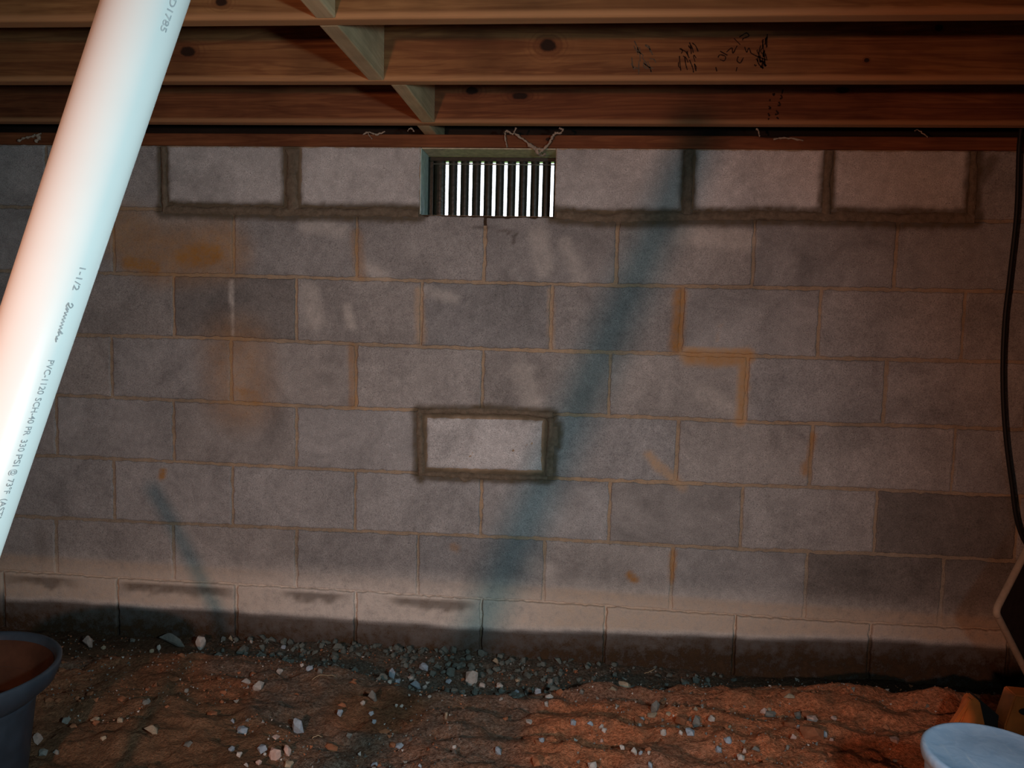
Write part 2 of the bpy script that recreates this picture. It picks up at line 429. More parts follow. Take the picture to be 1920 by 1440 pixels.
def put_masks(me, X, Z, mortar=False):
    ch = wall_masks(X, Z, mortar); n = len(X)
    for nm, cs in (('mask', ('wet_shade', 'orange', 'lite', 'soil')), ('mask2', (None, 'tan', None, None))):
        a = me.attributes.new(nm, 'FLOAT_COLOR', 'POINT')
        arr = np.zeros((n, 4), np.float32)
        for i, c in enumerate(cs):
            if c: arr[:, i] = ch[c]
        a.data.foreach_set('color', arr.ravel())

wall = empty('wall_back')
tag(wall, 'grey concrete block wall with patched joints and a small vent', 'wall', kind='structure')

def grid_axis(a, b, step, r):
    L = b - a; n = max(2, int(round((L - 2 * r) / step)))
    return np.concatenate([[a, a + 0.35 * r, a + r], np.linspace(a + r, b - r, n + 1)[1:-1], [b - r, b - 0.35 * r, b]])

def make_block(x0, x1, zb, zt, colour, seed, step, yoff=0.0, depth=0.19):
    """zb / zt are functions of X giving the lower and upper edge."""
    r = 0.005
    gx = grid_axis(x0, x1, step, r); gv = grid_axis(0.0, 1.0, step / H, r / H)
    U, V = np.meshgrid(gx, gv)
    nz, nx = U.shape
    zB = zb(U); zT = zt(U)
    Z = zB + (zT - zB) * V
    # chipped, uneven outline
    e = lambda s: (fbm(U * 60, Z * 60, 3, seed + s) * 0.010)
    wl_ = np.exp(-(U - x0) / 0.02); wr_ = np.exp(-(x1 - U) / 0.02); wb_ = np.exp(-(Z - zB) / 0.02); wt_ = np.exp(-(zT - Z) / 0.02)
    X = U + e(1) * (wl_ + wr_); Z = Z + e(2) * (wb_ + wt_)
    d = np.minimum(np.minimum(U - x0, x1 - U), np.minimum(V * H, (1 - V) * H))
    t = np.clip(d / r, 0, 1)
    Y = yoff + r * (1 - np.sqrt(np.clip(1 - (1 - t) ** 2, 0, 1))) + fbm(U * 70, Z * 70, 3, seed + 5) * 0.0016 + fbm(U * 8, Z * 8, 2, seed) * 0.002
    verts = np.stack([X, Y, Z], -1).reshape(-1, 3)
    idx = np.arange(nz * nx).reshape(nz, nx)
    f = np.stack([idx[:-1, :-1], idx[:-1, 1:], idx[1:, 1:], idx[1:, :-1]], -1).reshape(-1, 4).tolist()
    loop = idx[0, :].tolist() + idx[1:, -1].tolist() + idx[-1, -2::-1].tolist() + idx[-2:0:-1, 0].tolist()
    nb = len(verts)
    back = verts[loop].copy(); back[:, 1] = depth
    verts = np.concatenate([verts, back]); L = len(loop)
    for i in range(L):
        j = (i + 1) % L
        f.append([loop[j], loop[i], nb + i, nb + j])
    f.append([nb + i for i in range(L)])
    o = mesh_obj('block', verts, f, M_BLOCK, wall)
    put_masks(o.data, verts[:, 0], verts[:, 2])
    o.color = (*colour, 1)
    return o

def tint(v, warm=0.0): return (v * (1 + warm), v, v * (1 - 0.9 * warm))
NEWB = tint(0.70, 0.0)
SPECIAL = {  # (row, block index by left joint number) : tint
    (2, -2.5): tint(0.235, 0.05), (2, -0.5): tint(0.30, 0.0), (1, -3): tint(0.32, 0.10), (5, 3): tint(0.20, 0.08), (6, 2.5): tint(0.20, 0.08), (6, 3.5): tint(0.20, 0.08),
    (6, -0.5): tint(0.30, -0.02), (1, 0): tint(0.335, 0.02), (4, -1.5): tint(0.40), (4, 0.5): tint(0.39), (5, 0): tint(0.40), (5, -1): tint(0.41), (5, -2): tint(0.39)}
sd = 0
for r in range(8):
    J = JOINTS[r]
    for a, b in zip(J[:-1], J[1:]):
        mid = (a + b) / 2; m = (round((a / B) * 2) / 2)
        if r == 0 and abs(mid - (VX0 + VX1) / 2) < 0.05: continue          # the vent opening
        sd += 1
        g = 0.0045 + rng.uniform(-0.001, 0.0015)
        x0, x1 = a + g, b - g
        zb = lambda X, r=r: zline(r + 1, X) + 0.0048
        zt = lambda X, r=r: zline(r, X) - 0.0048
        colr = SPECIAL.get((r, m), tint(0.36 * rng.uniform(0.9, 1.1), rng.uniform(0.0, 0.05)))
        yo = rng.uniform(-0.0015, 0.0015)
        if r == 7:                                                          # the base course stands a little proud
            yo -= 0.008; zt = lambda X: zline(7, X) + 0.0015
        if r == 0:
            zt = lambda X: zline(0, X) - 0.001
            if m in (-2.5, -1.5, 0.5, 1.5, 2.5):                            # the relaid blocks under the sill
                colr = NEWB if m in (1.5,) else tint(0.56 * rng.uniform(0.95, 1.05), 0.02)
                lm = {-2.5: (312, 531), -1.5: (563, 787), 0.5: (1041, 1281), 1.5: (1302, 1546), 2.5: (1563, 1820)}[m]
                x0, x1 = at(lm[0], 335, 0)[0], at(lm[1], 335, 0)[0]
                zb = lambda X: zline(1, X) + 0.017
                yo = 0.003
            if abs(x1 - VX0) < 0.02: x1 = VX0
            if abs(x0 - VX1) < 0.02: x0 = VX1
        if r == 4 and m == -0.5:                                            # the relaid pale block in the middle
            x0, x1 = at(799, 830, 0)[0], at(1017, 830, 0)[0]
            q = [(799, 783), (1017, 788)]; pz = [at(u, v, 0) for u, v in q]
            q2 = [(799, 878), (1017, 884)]; pz2 = [at(u, v, 0) for u, v in q2]
            zt = lambda X: np.interp(X, [pz[0][0], pz[1][0]], [pz[0][2], pz[1][2]])
            zb = lambda X: np.interp(X, [pz2[0][0], pz2[1][0]], [pz2[0][2], pz2[1][2]])
            colr = tint(0.62, 0.0); yo = 0.004
        view = -1.75 < mid < 1.85
        make_block(x0, x1, zb, zt, colr, sd * 1.37, 0.009 if view else 0.05, yo)

# mortar body of the wall (joint faces sit a few millimetres back)
def mortar_body():
    gx = np.unique(np.round(np.concatenate([np.arange(WX0, -1.7, 0.05), np.arange(-1.7, 1.75, 0.010), np.arange(1.75, WX1, 0.05), [WX1, VX0, VX1]]), 5))
    gz = np.unique(np.round(np.concatenate([np.arange(-0.35, 0, 0.05), np.arange(0, ZTOP, 0.010), [ZTOP, VZ0]]), 5))
    X, Z = np.meshgrid(gx, gz); nz, nx = X.shape
    Y = 0.0055 + fbm(X * 40, Z * 40, 3, 77) * 0.004 + fbm(X * 6, Z * 6, 2, 70) * 0.003
    v = np.stack([X, Y, Z], -1).reshape(-1, 3); idx = np.arange(nz * nx).reshape(nz, nx)
    f = []
    cx = (gx[:-1] + gx[1:]) / 2; cz = (gz[:-1] + gz[1:]) / 2
    inx = (cx > VX0) & (cx < VX1); inz = cz > VZ0
    hole = inz[:, None] & inx[None, :]
    a = idx[:-1, :-1][~hole]; b = idx[:-1, 1:][~hole]; c = idx[1:, 1:][~hole]; d = idx[1:, :-1][~hole]
    f = np.stack([a, b, c, d], -1).tolist()
    o = mesh_obj('mortar', v, f, M_MORTAR, wall, True)
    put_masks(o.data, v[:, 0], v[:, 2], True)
    o.color = (0.31, 0.27, 0.215, 1)
    # solid core behind
    for lo, hi in (((WX0, 0.02, -0.35), (VX0 - 0.03, 0.185, ZTOP)), ((VX1 + 0.03, 0.02, -0.35), (WX1, 0.185, ZTOP)), ((VX0 - 0.03, 0.02, -0.35), (VX1 + 0.03, 0.185, VZ0 - 0.03))):
        mesh = bm_obj('wall_core', box_bm(lo, hi), M_MORTAR, wall); mesh.color = (0.3, 0.27, 0.23, 1)
    ledge = bm_obj('vent_ledge', box_bm((VX0 + 0.0005, 0.003, VZ0 - 0.03), (VX1 - 0.0005, 0.19, VZ0 - 0.001), 0.002), M_MORTAR, wall)
    ledge.color = (0.42, 0.38, 0.33, 1)
mortar_body()

def smear(pts, hw, seed):
    """a trowelled strip of fresh mortar lying a little proud of the blocks"""
    P = [np.array(p) for p in pts]
    dense = []
    for p, q in zip(P[:-1], P[1:]):
        n = max(2, int(np.linalg.norm(q - p) / 0.006))
        for k in range(n): dense.append(p + (q - p) * k / n)
    dense.append(P[-1])
    verts = []; faces = []; NB = 7
    for i, p in enumerate(dense):
        t = dense[min(i + 1, len(dense) - 1)] - dense[max(i - 1, 0)]; t = t / (np.linalg.norm(t) + 1e-9)
        nrm = np.array([-t[1], t[0]])
        s = i * 0.006
        wl_ = hw * (1 + 1.3 * float(fbm(s * 22, 0.3, 3, seed)) + 0.5 * float(fbm(s * 90, 0.7, 2, seed + 3)))
        wr_ = hw * (1 + 1.3 * float(fbm(s * 22, 5.3, 3, seed + 9)) + 0.5 * float(fbm(s * 90, 8.7, 2, seed + 13)))
        for k in range(NB):
            a = k / (NB - 1) * 2 - 1
            q = p + nrm * (a * (wr_ if a > 0 else wl_))
            y = 0.006 - 0.0085 * (1 - abs(a) ** 3) + float(fbm(q[0] * 60, q[1] * 60, 3, seed)) * 0.005
            verts.append((q[0], y, q[1]))
    for i in range(len(dense) - 1):
        for k in range(NB - 1):
            faces.append((i * NB + k, i * NB + k + 1, (i + 1) * NB + k + 1, (i + 1) * NB + k))
    o = mesh_obj('fresh_mortar_joint', verts, faces, M_FRESH, wall, True)
    me = o.data
    if me.polygons and me.polygons[0].normal.y > 0: me.flip_normals()
    return o
for i, (pts, hw) in enumerate(FRESHW): smear(pts, hw * 0.78, i * 2.3)
smear(wl2([(862, 895), (872, 901), (885, 896)]), 5 * PXM, 3.1)

# ------------------------------------------------------------------ other walls of the crawl space (out of the picture)
def side_wall_mat():
    k = NT('plain_block_wall', 0.9, 0.2); p = k.pos()
    br = k.n('ShaderNodeTexBrick'); br.inputs['Scale'].default_value = 1.0
    br.inputs['Color1'].default_value = (0.33, 0.31, 0.28, 1); br.inputs['Color2'].default_value = (0.29, 0.27, 0.25, 1); br.inputs['Mortar'].default_value = (0.22, 0.19, 0.15, 1)
    br.inputs['Brick Width'].default_value = B; br.inputs['Row Height'].default_value = H; br.inputs['Mortar Size'].default_value = 0.008
    k.l(k.n('ShaderNodeTexCoord').outputs['Generated'], br.inputs[0]) if False else None
    m = k.n('ShaderNodeSeparateXYZ'); k.l(p, m.inputs[0]); c = k.n('ShaderNodeCombineXYZ')
    k.l(k.math('ADD', m.outputs[0], m.outputs[1]), c.inputs[0]); k.l(m.outputs[2], c.inputs[1]); k.l(c.outputs[0], br.inputs[0])
    k.col(br.outputs[0]); k.bump(k.noise(p, 60, 4), 0.4, 0.004)
    return k.m
M_SIDE = side_wall_mat()
for nm, lo, hi, lb in (('wall_left', (-3.14, -4.7, -0.35), (-2.95, 0.19, 1.898), 'block side wall of the crawl space beyond the leaning pipe'),
                       ('wall_right', (2.95, -4.7, -0.35), (3.14, 0.19, 1.898), 'block side wall of the crawl space beyond the black cable'),
                       ('wall_rear', (-2.95, -4.7, -0.35), (2.95, -4.51, 1.898), 'block wall of the crawl space facing the vented wall')):
    tag(bm_obj(nm, box_bm(lo, hi), M_SIDE), lb, 'wall', kind='structure')

# ------------------------------------------------------------------ timber: sill, joists, blocking, subfloor
def kn(u, v, Y, sx, sz):
    q = at(u, v, Y); return (q[0], q[2], sx, sz)
PINE = (0.36, 0.165, 0.062); PDARK = (0.15, 0.052, 0.02)
YJ = [-0.950, -0.557, -0.146]
joist_specs = [(YJ[0], 'floor joist lying farthest out from the block wall of the three above the vent', wood('pine_a', (0.36, 0.19, 0.075), (0.17, 0.072, 0.026), [kn(415, 4, YJ[0], 0.012, 0.008)], lit_arris=True)),
               (YJ[1], 'middle floor joist with a round knot and faded handwriting', wood('pine_b', PINE, PDARK, [kn(1027, 85, YJ[1], 0.020, 0.015), kn(352, 97, YJ[1], 0.019, 0.013), kn(1760, 52, YJ[1], 0.01, 0.008), kn(1625, 113, YJ[1], 0.006, 0.005)], lit_arris=True)),
               (YJ[2], 'dark reddish floor joist running just in front of the sill plate', wood('pine_c', (0.30, 0.115, 0.045), (0.13, 0.04, 0.017), [kn(975, 180, YJ[2], 0.024, 0.010), kn(885, 170, YJ[2], 0.018, 0.012), kn(1580, 169, YJ[2], 0.020, 0.009)], lit_arris=True))]
M_PLAINPINE = wood('pine_plain', PINE, PDARK)
joists = []
def joist(y, label, mat, group=None):
    bm = box_bm((WX0 + 0.01, y, JZ), (WX1 - 0.01, y + 0.038, JZ + JH), 0.006, 3)
    o = bm_obj('floor_joist', bm, mat); tag(o, label, 'joist', group); joists.append(o); return o
for y, lb, m in joist_specs: joist(y, lb, m)
for i in range(9):
    y = -1.352 - 0.4 * i
    if y > -4.5: joist(y, 'pine floor joist overhead behind the leaning white pipe', M_PLAINPINE, 'joists overhead behind the pipe')
rim = bm_obj('rim_joist', box_bm((WX0 + 0.01, 0.150, JZ), (WX1 - 0.01, 0.188, JZ + JH), 0.003, 1), wood('shade_dark_board', (0.035, 0.020, 0.012), (0.018, 0.010, 0.006)))  # near-black wood stands in for the shade inside the gap
tag(rim, 'rim board on the sill plate, darkened to paint the gap in shade', 'joist')
M_SILL = wood('pine_sill', (0.33, 0.125, 0.05), (0.16, 0.05, 0.02), [kn(1450, 256, 0, 0.05, 0.006), kn(1030, 262, 0, 0.012, 0.006)])
tag(bm_obj('sill_plate', box_bm((WX0 + 0.01, -0.004, ZTOP), (WX1 - 0.01, 0.188, JZ), 0.003, 2), M_SILL), 'red brown sill plate lying along the top of the block wall', 'sill plate')
tag(bm_obj('ceiling', box_bm((-3.14, -4.7, JZ + JH), (3.14, 0.19, JZ + JH + 0.02)), M_PLAINPINE), 'board subfloor above the joists', 'ceiling', kind='structure')
M_BLK = wood('pine_blocking', (0.76, 0.60, 0.36), (0.52, 0.39, 0.22), [], 1, 1.0, 0.1)
for x, y0, y1, lb in ((-0.214, -1.314, -0.950, 'short wood blocking piece in front of the outermost joist'), (-0.221, -0.912, -0.557, 'short grey wood blocking between the outer and middle joists'),
                      (-0.177, -0.519, -0.146, 'short grey wood blocking between the middle and innermost joists'), (-0.200, -0.108, 0.150, 'short wood blocking between the innermost joist and rim board')):
    tag(bm_obj('joist_blocking', box_bm((x, y0, JZ + 0.001), (x + 0.038, y1, JZ + JH - 0.002), 0.003, 2), M_BLK), lb, 'blocking')
    for dz in (0.02,):
        pass
# a black spot-headed nail at the corner of the second blocking
M_INK = plain('faded_ink', (0.035, 0.018, 0.012), 0.9, 0.1, 0.3, 200)
M_INK2 = plain('faded_grey_ink', (0.13, 0.10, 0.07), 0.9, 0.1, 0.3, 200)
def ink(name, strokes, Y, width, mat, parent):
    verts = []; faces = []
    for st in strokes:
        P = [at(u, v, Y) for u, v in st]
        P = catmull(P, 5) if len(P) > 2 else P
        for i, p in enumerate(P):
            t = P[min(i + 1, len(P) - 1)] - P[max(i - 1, 0)]; L = np.hypot(t[0], t[2]) + 1e-9
            n = np.array([-t[2] / L, 0, t[0] / L]) * width * (0.7 + 0.6 * rng.random())
            base = len(verts)
            verts += [(p[0] + n[0], Y - 0.0006, p[2] + n[2]), (p[0] - n[0], Y - 0.0006, p[2] - n[2])]
            if i: faces.append((base - 2, base - 1, base + 1, base))
    return mesh_obj(name, verts, faces, mat, parent)
def scribble(cx, cy, rx, ry, n, ang, seed):
    r = random.Random(seed); out = []
    for _ in range(n):
        a = ang + r.uniform(-0.6, 0.6); L = r.uniform(0.3, 1.0)
        x, y = cx + r.uniform(-1, 1) * rx, cy + r.uniform(-1, 1) * ry
        dx, dy = math.cos(a) * rx * L * 0.5, math.sin(a) * ry * L * 0.7
        out.append([(x - dx, y - dy), (x + r.uniform(-3, 3), y + r.uniform(-3, 3)), (x + dx, y + dy)])
    return out
J2, J3 = joists[1], joists[2]
ink('handwriting', scribble(1290, 107, 18, 20, 16, 1.0, 3), YJ[1], 0.0012, M_INK, J2)
ink('grade_stamp', scribble(1206, 108, 20, 20, 18, 1.0, 5), YJ[1], 0.0012, M_INK2, J2)
ink('handwriting', [[(1346, 108), (1350, 103), (1360, 106), (1358, 114), (1350, 112)], [(1350, 96), (1364, 104)], [(1362, 98), (1372, 90), (1374, 100), (1382, 86)],
                    [(1376, 72), (1388, 84)], [(1386, 70), (1392, 66), (1400, 62), (1404, 68), (1394, 72), (1392, 76)], [(1384, 106), (1382, 114), (1388, 118), (1394, 108)],
                    [(1396, 88), (1400, 98), (1404, 90), (1408, 100)], [(1408, 100), (1420, 106), (1436, 112)], [(1344, 134), (1342, 126)], [(1382, 126), (1380, 134)]] +
    scribble(1432, 96, 12, 24, 16, 1.4, 9) + scribble(1426, 122, 10, 8, 6, 0.7, 11), YJ[1], 0.0013, M_INK, J2)
ink('grade_stamp', [[(1448, 177), (1452, 176), (1450, 180)], [(1444, 186), (1443, 190)], [(1441, 199), (1445, 203), (1441, 204)], [(1440, 212), (1443, 218)], [(1440, 222), (1442, 224)],
                    [(1468, 168), (1466, 176)], [(1464, 178), (1466, 183), (1462, 186)], [(1460, 191), (1463, 197), (1458, 198)], [(1455, 207), (1459, 213), (1453, 215)], [(1456, 220), (1460, 223)]], YJ[2], 0.0022, M_INK, J3)

# ------------------------------------------------------------------ foundation vent
VY = 0.118
vent = empty('foundation_vent', ((VX0 + VX1) / 2, VY, VZ0))
tag(vent, 'dark slotted foundation vent with daylight between its vertical bars', 'vent')
M_VENT = plain('dark_vent_metal', (0.012, 0.016, 0.010), 0.38, 0.55, 0.35, 60, 0.5)
cxv = (VX0 + VX1) / 2
def vbox(name, lo, hi, bev=0.0015):
    o = bm_obj(name, box_bm([lo[0] - cxv, lo[1] - VY, lo[2] - VZ0], [hi[0] - cxv, hi[1] - VY, hi[2] - VZ0], bev, 2), M_VENT, vent); return o
vt = ZTOP - 0.005
sl = [at(u, 340, VY)[0] for u in (837, 859.5, 881.5, 903.5, 925.5, 947.5, 969.5, 991.5, 1013.5, 1035)]   # slit centres
sw = 0.0090
vbox('frame_rail', (VX0 + 0.002, VY, vt - 0.014), (VX1 - 0.002, VY + 0.03, vt))
vbox('frame_rail', (VX0 + 0.002, VY, VZ0 + 0.001), (VX1 - 0.002, VY + 0.03, VZ0 + 0.010))
vbox('frame_stile', (VX0 + 0.002, VY, VZ0 + 0.010), (VX0 + 0.02, VY + 0.03, vt - 0.014))
vbox('frame_stile', (VX1 - 0.006, VY, VZ0 + 0.010), (VX1 - 0.002, VY + 0.03, vt - 0.014))
edges = [VX0 + 0.0195] + sum([[s - sw / 2, s + sw / 2] for s in sl], []) + [VX1 - 0.0055]
for i in range(0, len(edges), 2):
    a, b = edges[i], edges[i + 1]
    if b - a < 0.002: continue
    n = 8; verts = []; faces = []
    z0, z1 = VZ0 + 0.0095, vt - 0.0135
    prof = []
    for k in range(n + 1):
        th = math.pi * k / n
        prof.append(((a + b) / 2 - math.cos(th) * (b - a) / 2, VY + 0.012 - math.sin(th) * 0.010))
    prof += [(b, VY + 0.018), (a, VY + 0.018)]
    m = len(prof)
    for z in (z0, z1):
        verts += [(x - cxv, y - VY, z - VZ0) for x, y in prof]
    for k in range(m): faces.append((k, (k + 1) % m, m + (k + 1) % m, m + k))
    faces += [tuple(range(m - 1, -1, -1)), tuple(range(m, 2 * m))]
    mesh_obj('vent_bar', verts, faces, M_VENT, vent, False)
rodm = plain('worn_metal', (0.30, 0.31, 0.27), 0.35, 0.6, 0.3, 80, 0, 0.6)
zr = vt - 0.024
tube('slide_rod', [(VX0 + 0.02 - cxv, -0.004, zr - VZ0), (VX1 - 0.006 - cxv, -0.004, zr - VZ0)], 0.0022, rodm, vent, 8)
# the sawn board lining the left side of the opening
M_LINER = plain('pale_green_lining', (0.60, 0.74, 0.68), 0.8, 0.3, 0.2, 60, 0.4)
tag(bm_obj('opening_liner', box_bm((VX0 + 0.0004, 0.002, VZ0 + 0.002), (VX0 + 0.0035, VY - 0.001, ZTOP - 0.001), 0.001), M_LINER), 'pale green strip lining the side of the vent opening', 'lining strip')
M_HEAD = plain('daylit_head_strip', (0.66, 0.60, 0.44), 0.85, 0.2, 0.3, 50, 0.5)  # added strip, pale to imitate daylight on the sill's underside
tag(bm_obj('opening_liner', box_bm((VX0 + 0.0045, 0.002, ZTOP - 0.0045), (VX1 - 0.001, VY - 0.001, ZTOP - 0.0008), 0.001), M_HEAD), 'pale strip added for daylight on the sill underside over the vent', 'lining strip')
# outdoors: grass beyond the wall
M_GRASS = plain('lawn', (0.10, 0.17, 0.05), 0.9, 0.2, 0.4, 6, 0.6)
tag(mesh_obj('lawn', [(-30, 0.22, 0.9), (30, 0.22, 0.9), (30, 60, 0.9), (-30, 60, 0.9)], [(0, 1, 2, 3)], M_GRASS), 'green lawn outdoors beyond the vent', 'lawn', kind='structure')

# ------------------------------------------------------------------ floor
def crest_y(x): return np.interp(x, [-1.7, -1.25, -0.6, -0.3, -0.12, 0.1, 0.25, 0.55, 0.9, 1.3, 1.7], [-0.33, -0.33, -0.27, -0.36, -0.44, -0.42, -0.38, -0.33, -0.30, -0.34, -0.36])
def crest_z(x): return np.interp(x, [-1.7, -1.0, -0.3, 0.2, 0.6, 0.9, 1.3, 1.8], [0.085, 0.085, 0.095, 0.10, 0.115, 0.135, 0.150, 0.15])
def trench_z(x): return np.interp(x, [-1.7, -1.0, -0.5, 0.0, 0.3, 0.9, 1.7], [0.016, 0.018, 0.028, 0.030, 0.024, 0.016, 0.016])
def ground(x, y):
    x = np.asarray(x, float); y = np.asarray(y, float)
    cy = crest_y(x) + fbm(x * 5, y * 0, 3, 50) * 0.08; cz = crest_z(x)
    t = sstep(cy - 0.03, cy + 0.16, y)
    z = cz * (1 - t) + trench_z(x) * t
    far = np.clip((cy - y) / 0.6, 0, 4)
    z = z + 0.012 * far
    amp = 1 - 0.55 * t
    z = z + amp * (fbm(x * 3.1, y * 3.1, 3, 60) * 0.05 + fbm(x * 8, y * 13, 3, 61) * 0.045 + fbm(x * 22, y * 32, 3, 62) * 0.030) + fbm(x * 75, y * 75, 3, 64) * 0.011
    # furrows raked in the clay
    fur = np.abs(((y * 7.5 + x * 1.4 + fbm(x * 3, y * 3, 2, 66) * 1.6) % 1.0) - 0.5) * 2
    z = z + (1 - t) * 0.016 * (fur ** 1.5 - 0.5) * sstep(-0.5, 0.2, x)
    return z
def gz(x, y): return float(ground(np.array([x]), np.array([y]))[0])
def ground_hit(u, v):
    z = 0.08; p = None
    for _ in range(25):
        p = atz(u, v, z); zz = gz(p[0], min(p[1], -0.004))
        z = z + (zz - z) * 0.5
    p = atz(u, v, z)
    return p[0], p[1], gz(p[0], p[1])

def make_floor():
    gx = np.unique(np.round(np.concatenate([np.arange(-2.95, -1.7, 0.06), np.arange(-1.7, 1.75, 0.0085), np.arange(1.75, 2.95, 0.06), [2.95]]), 4))
    gy = np.unique(np.round(np.concatenate([np.arange(-4.52, -1.15, 0.06), np.arange(-1.15, 0.0, 0.0085), [0.004, 0.03]]), 4))
    X, Y = np.meshgrid(gx, gy); Z = ground(X, Y)
    ny, nx = X.shape
    v = np.stack([X, Y, Z], -1).reshape(-1, 3); idx = np.arange(ny * nx).reshape(ny, nx)
    f = np.stack([idx[:-1, :-1], idx[:-1, 1:], idx[1:, 1:], idx[1:, :-1]], -1).reshape(-1, 4).tolist()
    o = mesh_obj('floor', v, f, M_SOIL, None, True)
    x, y = v[:, 0], v[:, 1]
    cy = crest_y(x) + fbm(x * 5, y * 0, 3, 50) * 0.08
    t = sstep(cy - 0.02, cy + 0.10, y + fbm(x * 12, y * 12, 3, 80) * 0.1)
    red = sstep(-0.40, 0.35, x + fbm(x * 4, y * 4, 3, 81) * 0.9) * (1 - t) * 0.95 + (1 - t) * sstep(0.5, 0.75, vn(x * 3, y * 3, 8)) * 0.35
    red = red + (1 - t) * (1 - sstep(-1.15, -0.85, x)) * 0.7
    grey = t * np.interp(x, [-1.4, -1.0, -0.6, 0.5, 1.0], [0.15, 0.3, 0.95, 0.9, 0.3]) + (1 - t) * sstep(0.5, 0.72, vn(x * 4, y * 6, 12)) * 0.75 * (1 - sstep(0.3, 0.8, x))
    dark = t * np.interp(x, [-1.4, -0.8, -0.3, 0.6, 1.2], [0.7, 0.35, 0.1, 0.4, 1.0]) * sstep(cy - 0.01, cy + 0.12, y)  # trench shade painted into the soil colour, deepest to the right
    a = o.data.attributes.new('mask', 'FLOAT_COLOR', 'POINT')
    a.data.foreach_set('color', np.stack([np.clip(red, 0, 1), np.clip(grey, 0, 1), np.clip(dark, 0, 1), np.ones_like(x)], -1).astype(np.float32).ravel())
    tag(o, 'uneven bare red clay floor with a trench along the wall', 'floor', kind='structure')
    return o
make_floor()

# ------------------------------------------------------------------ stones and rubble
SM = {'w': stone_mat('pale_stone', (0.56, 0.53, 0.49)), 'b': stone_mat('blue_grey_stone', (0.36, 0.44, 0.52)), 'g': stone_mat('grey_stone', (0.24, 0.245, 0.225)),
      't': stone_mat('tan_stone', (0.46, 0.38, 0.27)), 'p': stone_mat('pink_stone', (0.60, 0.44, 0.38)), 'r': stone_mat('clay_lump', (0.36, 0.15, 0.075)),
      'k': stone_mat('dark_rubble', (0.15, 0.175, 0.16))}
def rock_mesh(name, seed, npts=16, sharp=1.0):
    r = random.Random(seed); bm = bmesh.new()
    for _ in range(npts):
        v = Vector((r.gauss(0, 1), r.gauss(0, 1), r.gauss(0, 1))).normalized() * r.uniform(0.78, 1.05)
        bm.verts.new(v * 0.5)
    res = bmesh.ops.convex_hull(bm, input=bm.verts[:])
    junk = [g for g in res['geom_interior'] if isinstance(g, bmesh.types.BMVert)]
    if junk: bmesh.ops.delete(bm, geom=junk, context='VERTS')
    bmesh.ops.bevel(bm, geom=bm.edges[:], offset=0.012, segments=1, affect='EDGES')
    bmesh.ops.recalc_face_normals(bm, faces=bm.faces)
    me = bpy.data.meshes.new(name); bm.to_mesh(me); bm.free(); return me
ROCKS = {}
def rock(kind, i):
    if (kind, i) not in ROCKS:
        me = rock_mesh('stone', i * 13 + 5, 14 + (i % 3) * 3); me.materials.append(SM[kind]); ROCKS[(kind, i)] = me
    return ROCKS[(kind, i)]
def place_stone(x, y, wd, ht, dp, kind, label, group=None, name='stone', sink=0.28, i=None, cat='stone', tilt=0.35, flat=None):
    i = rng.randrange(7) if i is None else i
    o = bpy.data.objects.new(name, rock(kind, i))
    o.scale = (wd, dp, ht)
    o.rotation_euler = (rng.uniform(-tilt, tilt), rng.uniform(-tilt, tilt), rng.uniform(-0.4, 0.4))
    o.location = (x, y, gz(x, y) + ht * (0.5 - sink))
    link(o); tag(o, label, cat, group); return o
GL = {'w': ('small pale stone chip lying on the clay floor', 'pale stone chips on the floor'), 'b': ('small blue grey stone chip lying on the clay floor', 'blue grey stone chips on the floor'),
      'g': ('small grey stone bedded in the clay floor', 'grey stones on the floor'), 't': ('small tan stone lying on the clay floor', 'tan stones on the floor'),
      'p': ('small pinkish stone lying on the clay floor', 'pinkish stones on the floor'), 'r': ('small red clay lump lying on the floor', 'red clay lumps on the floor')}
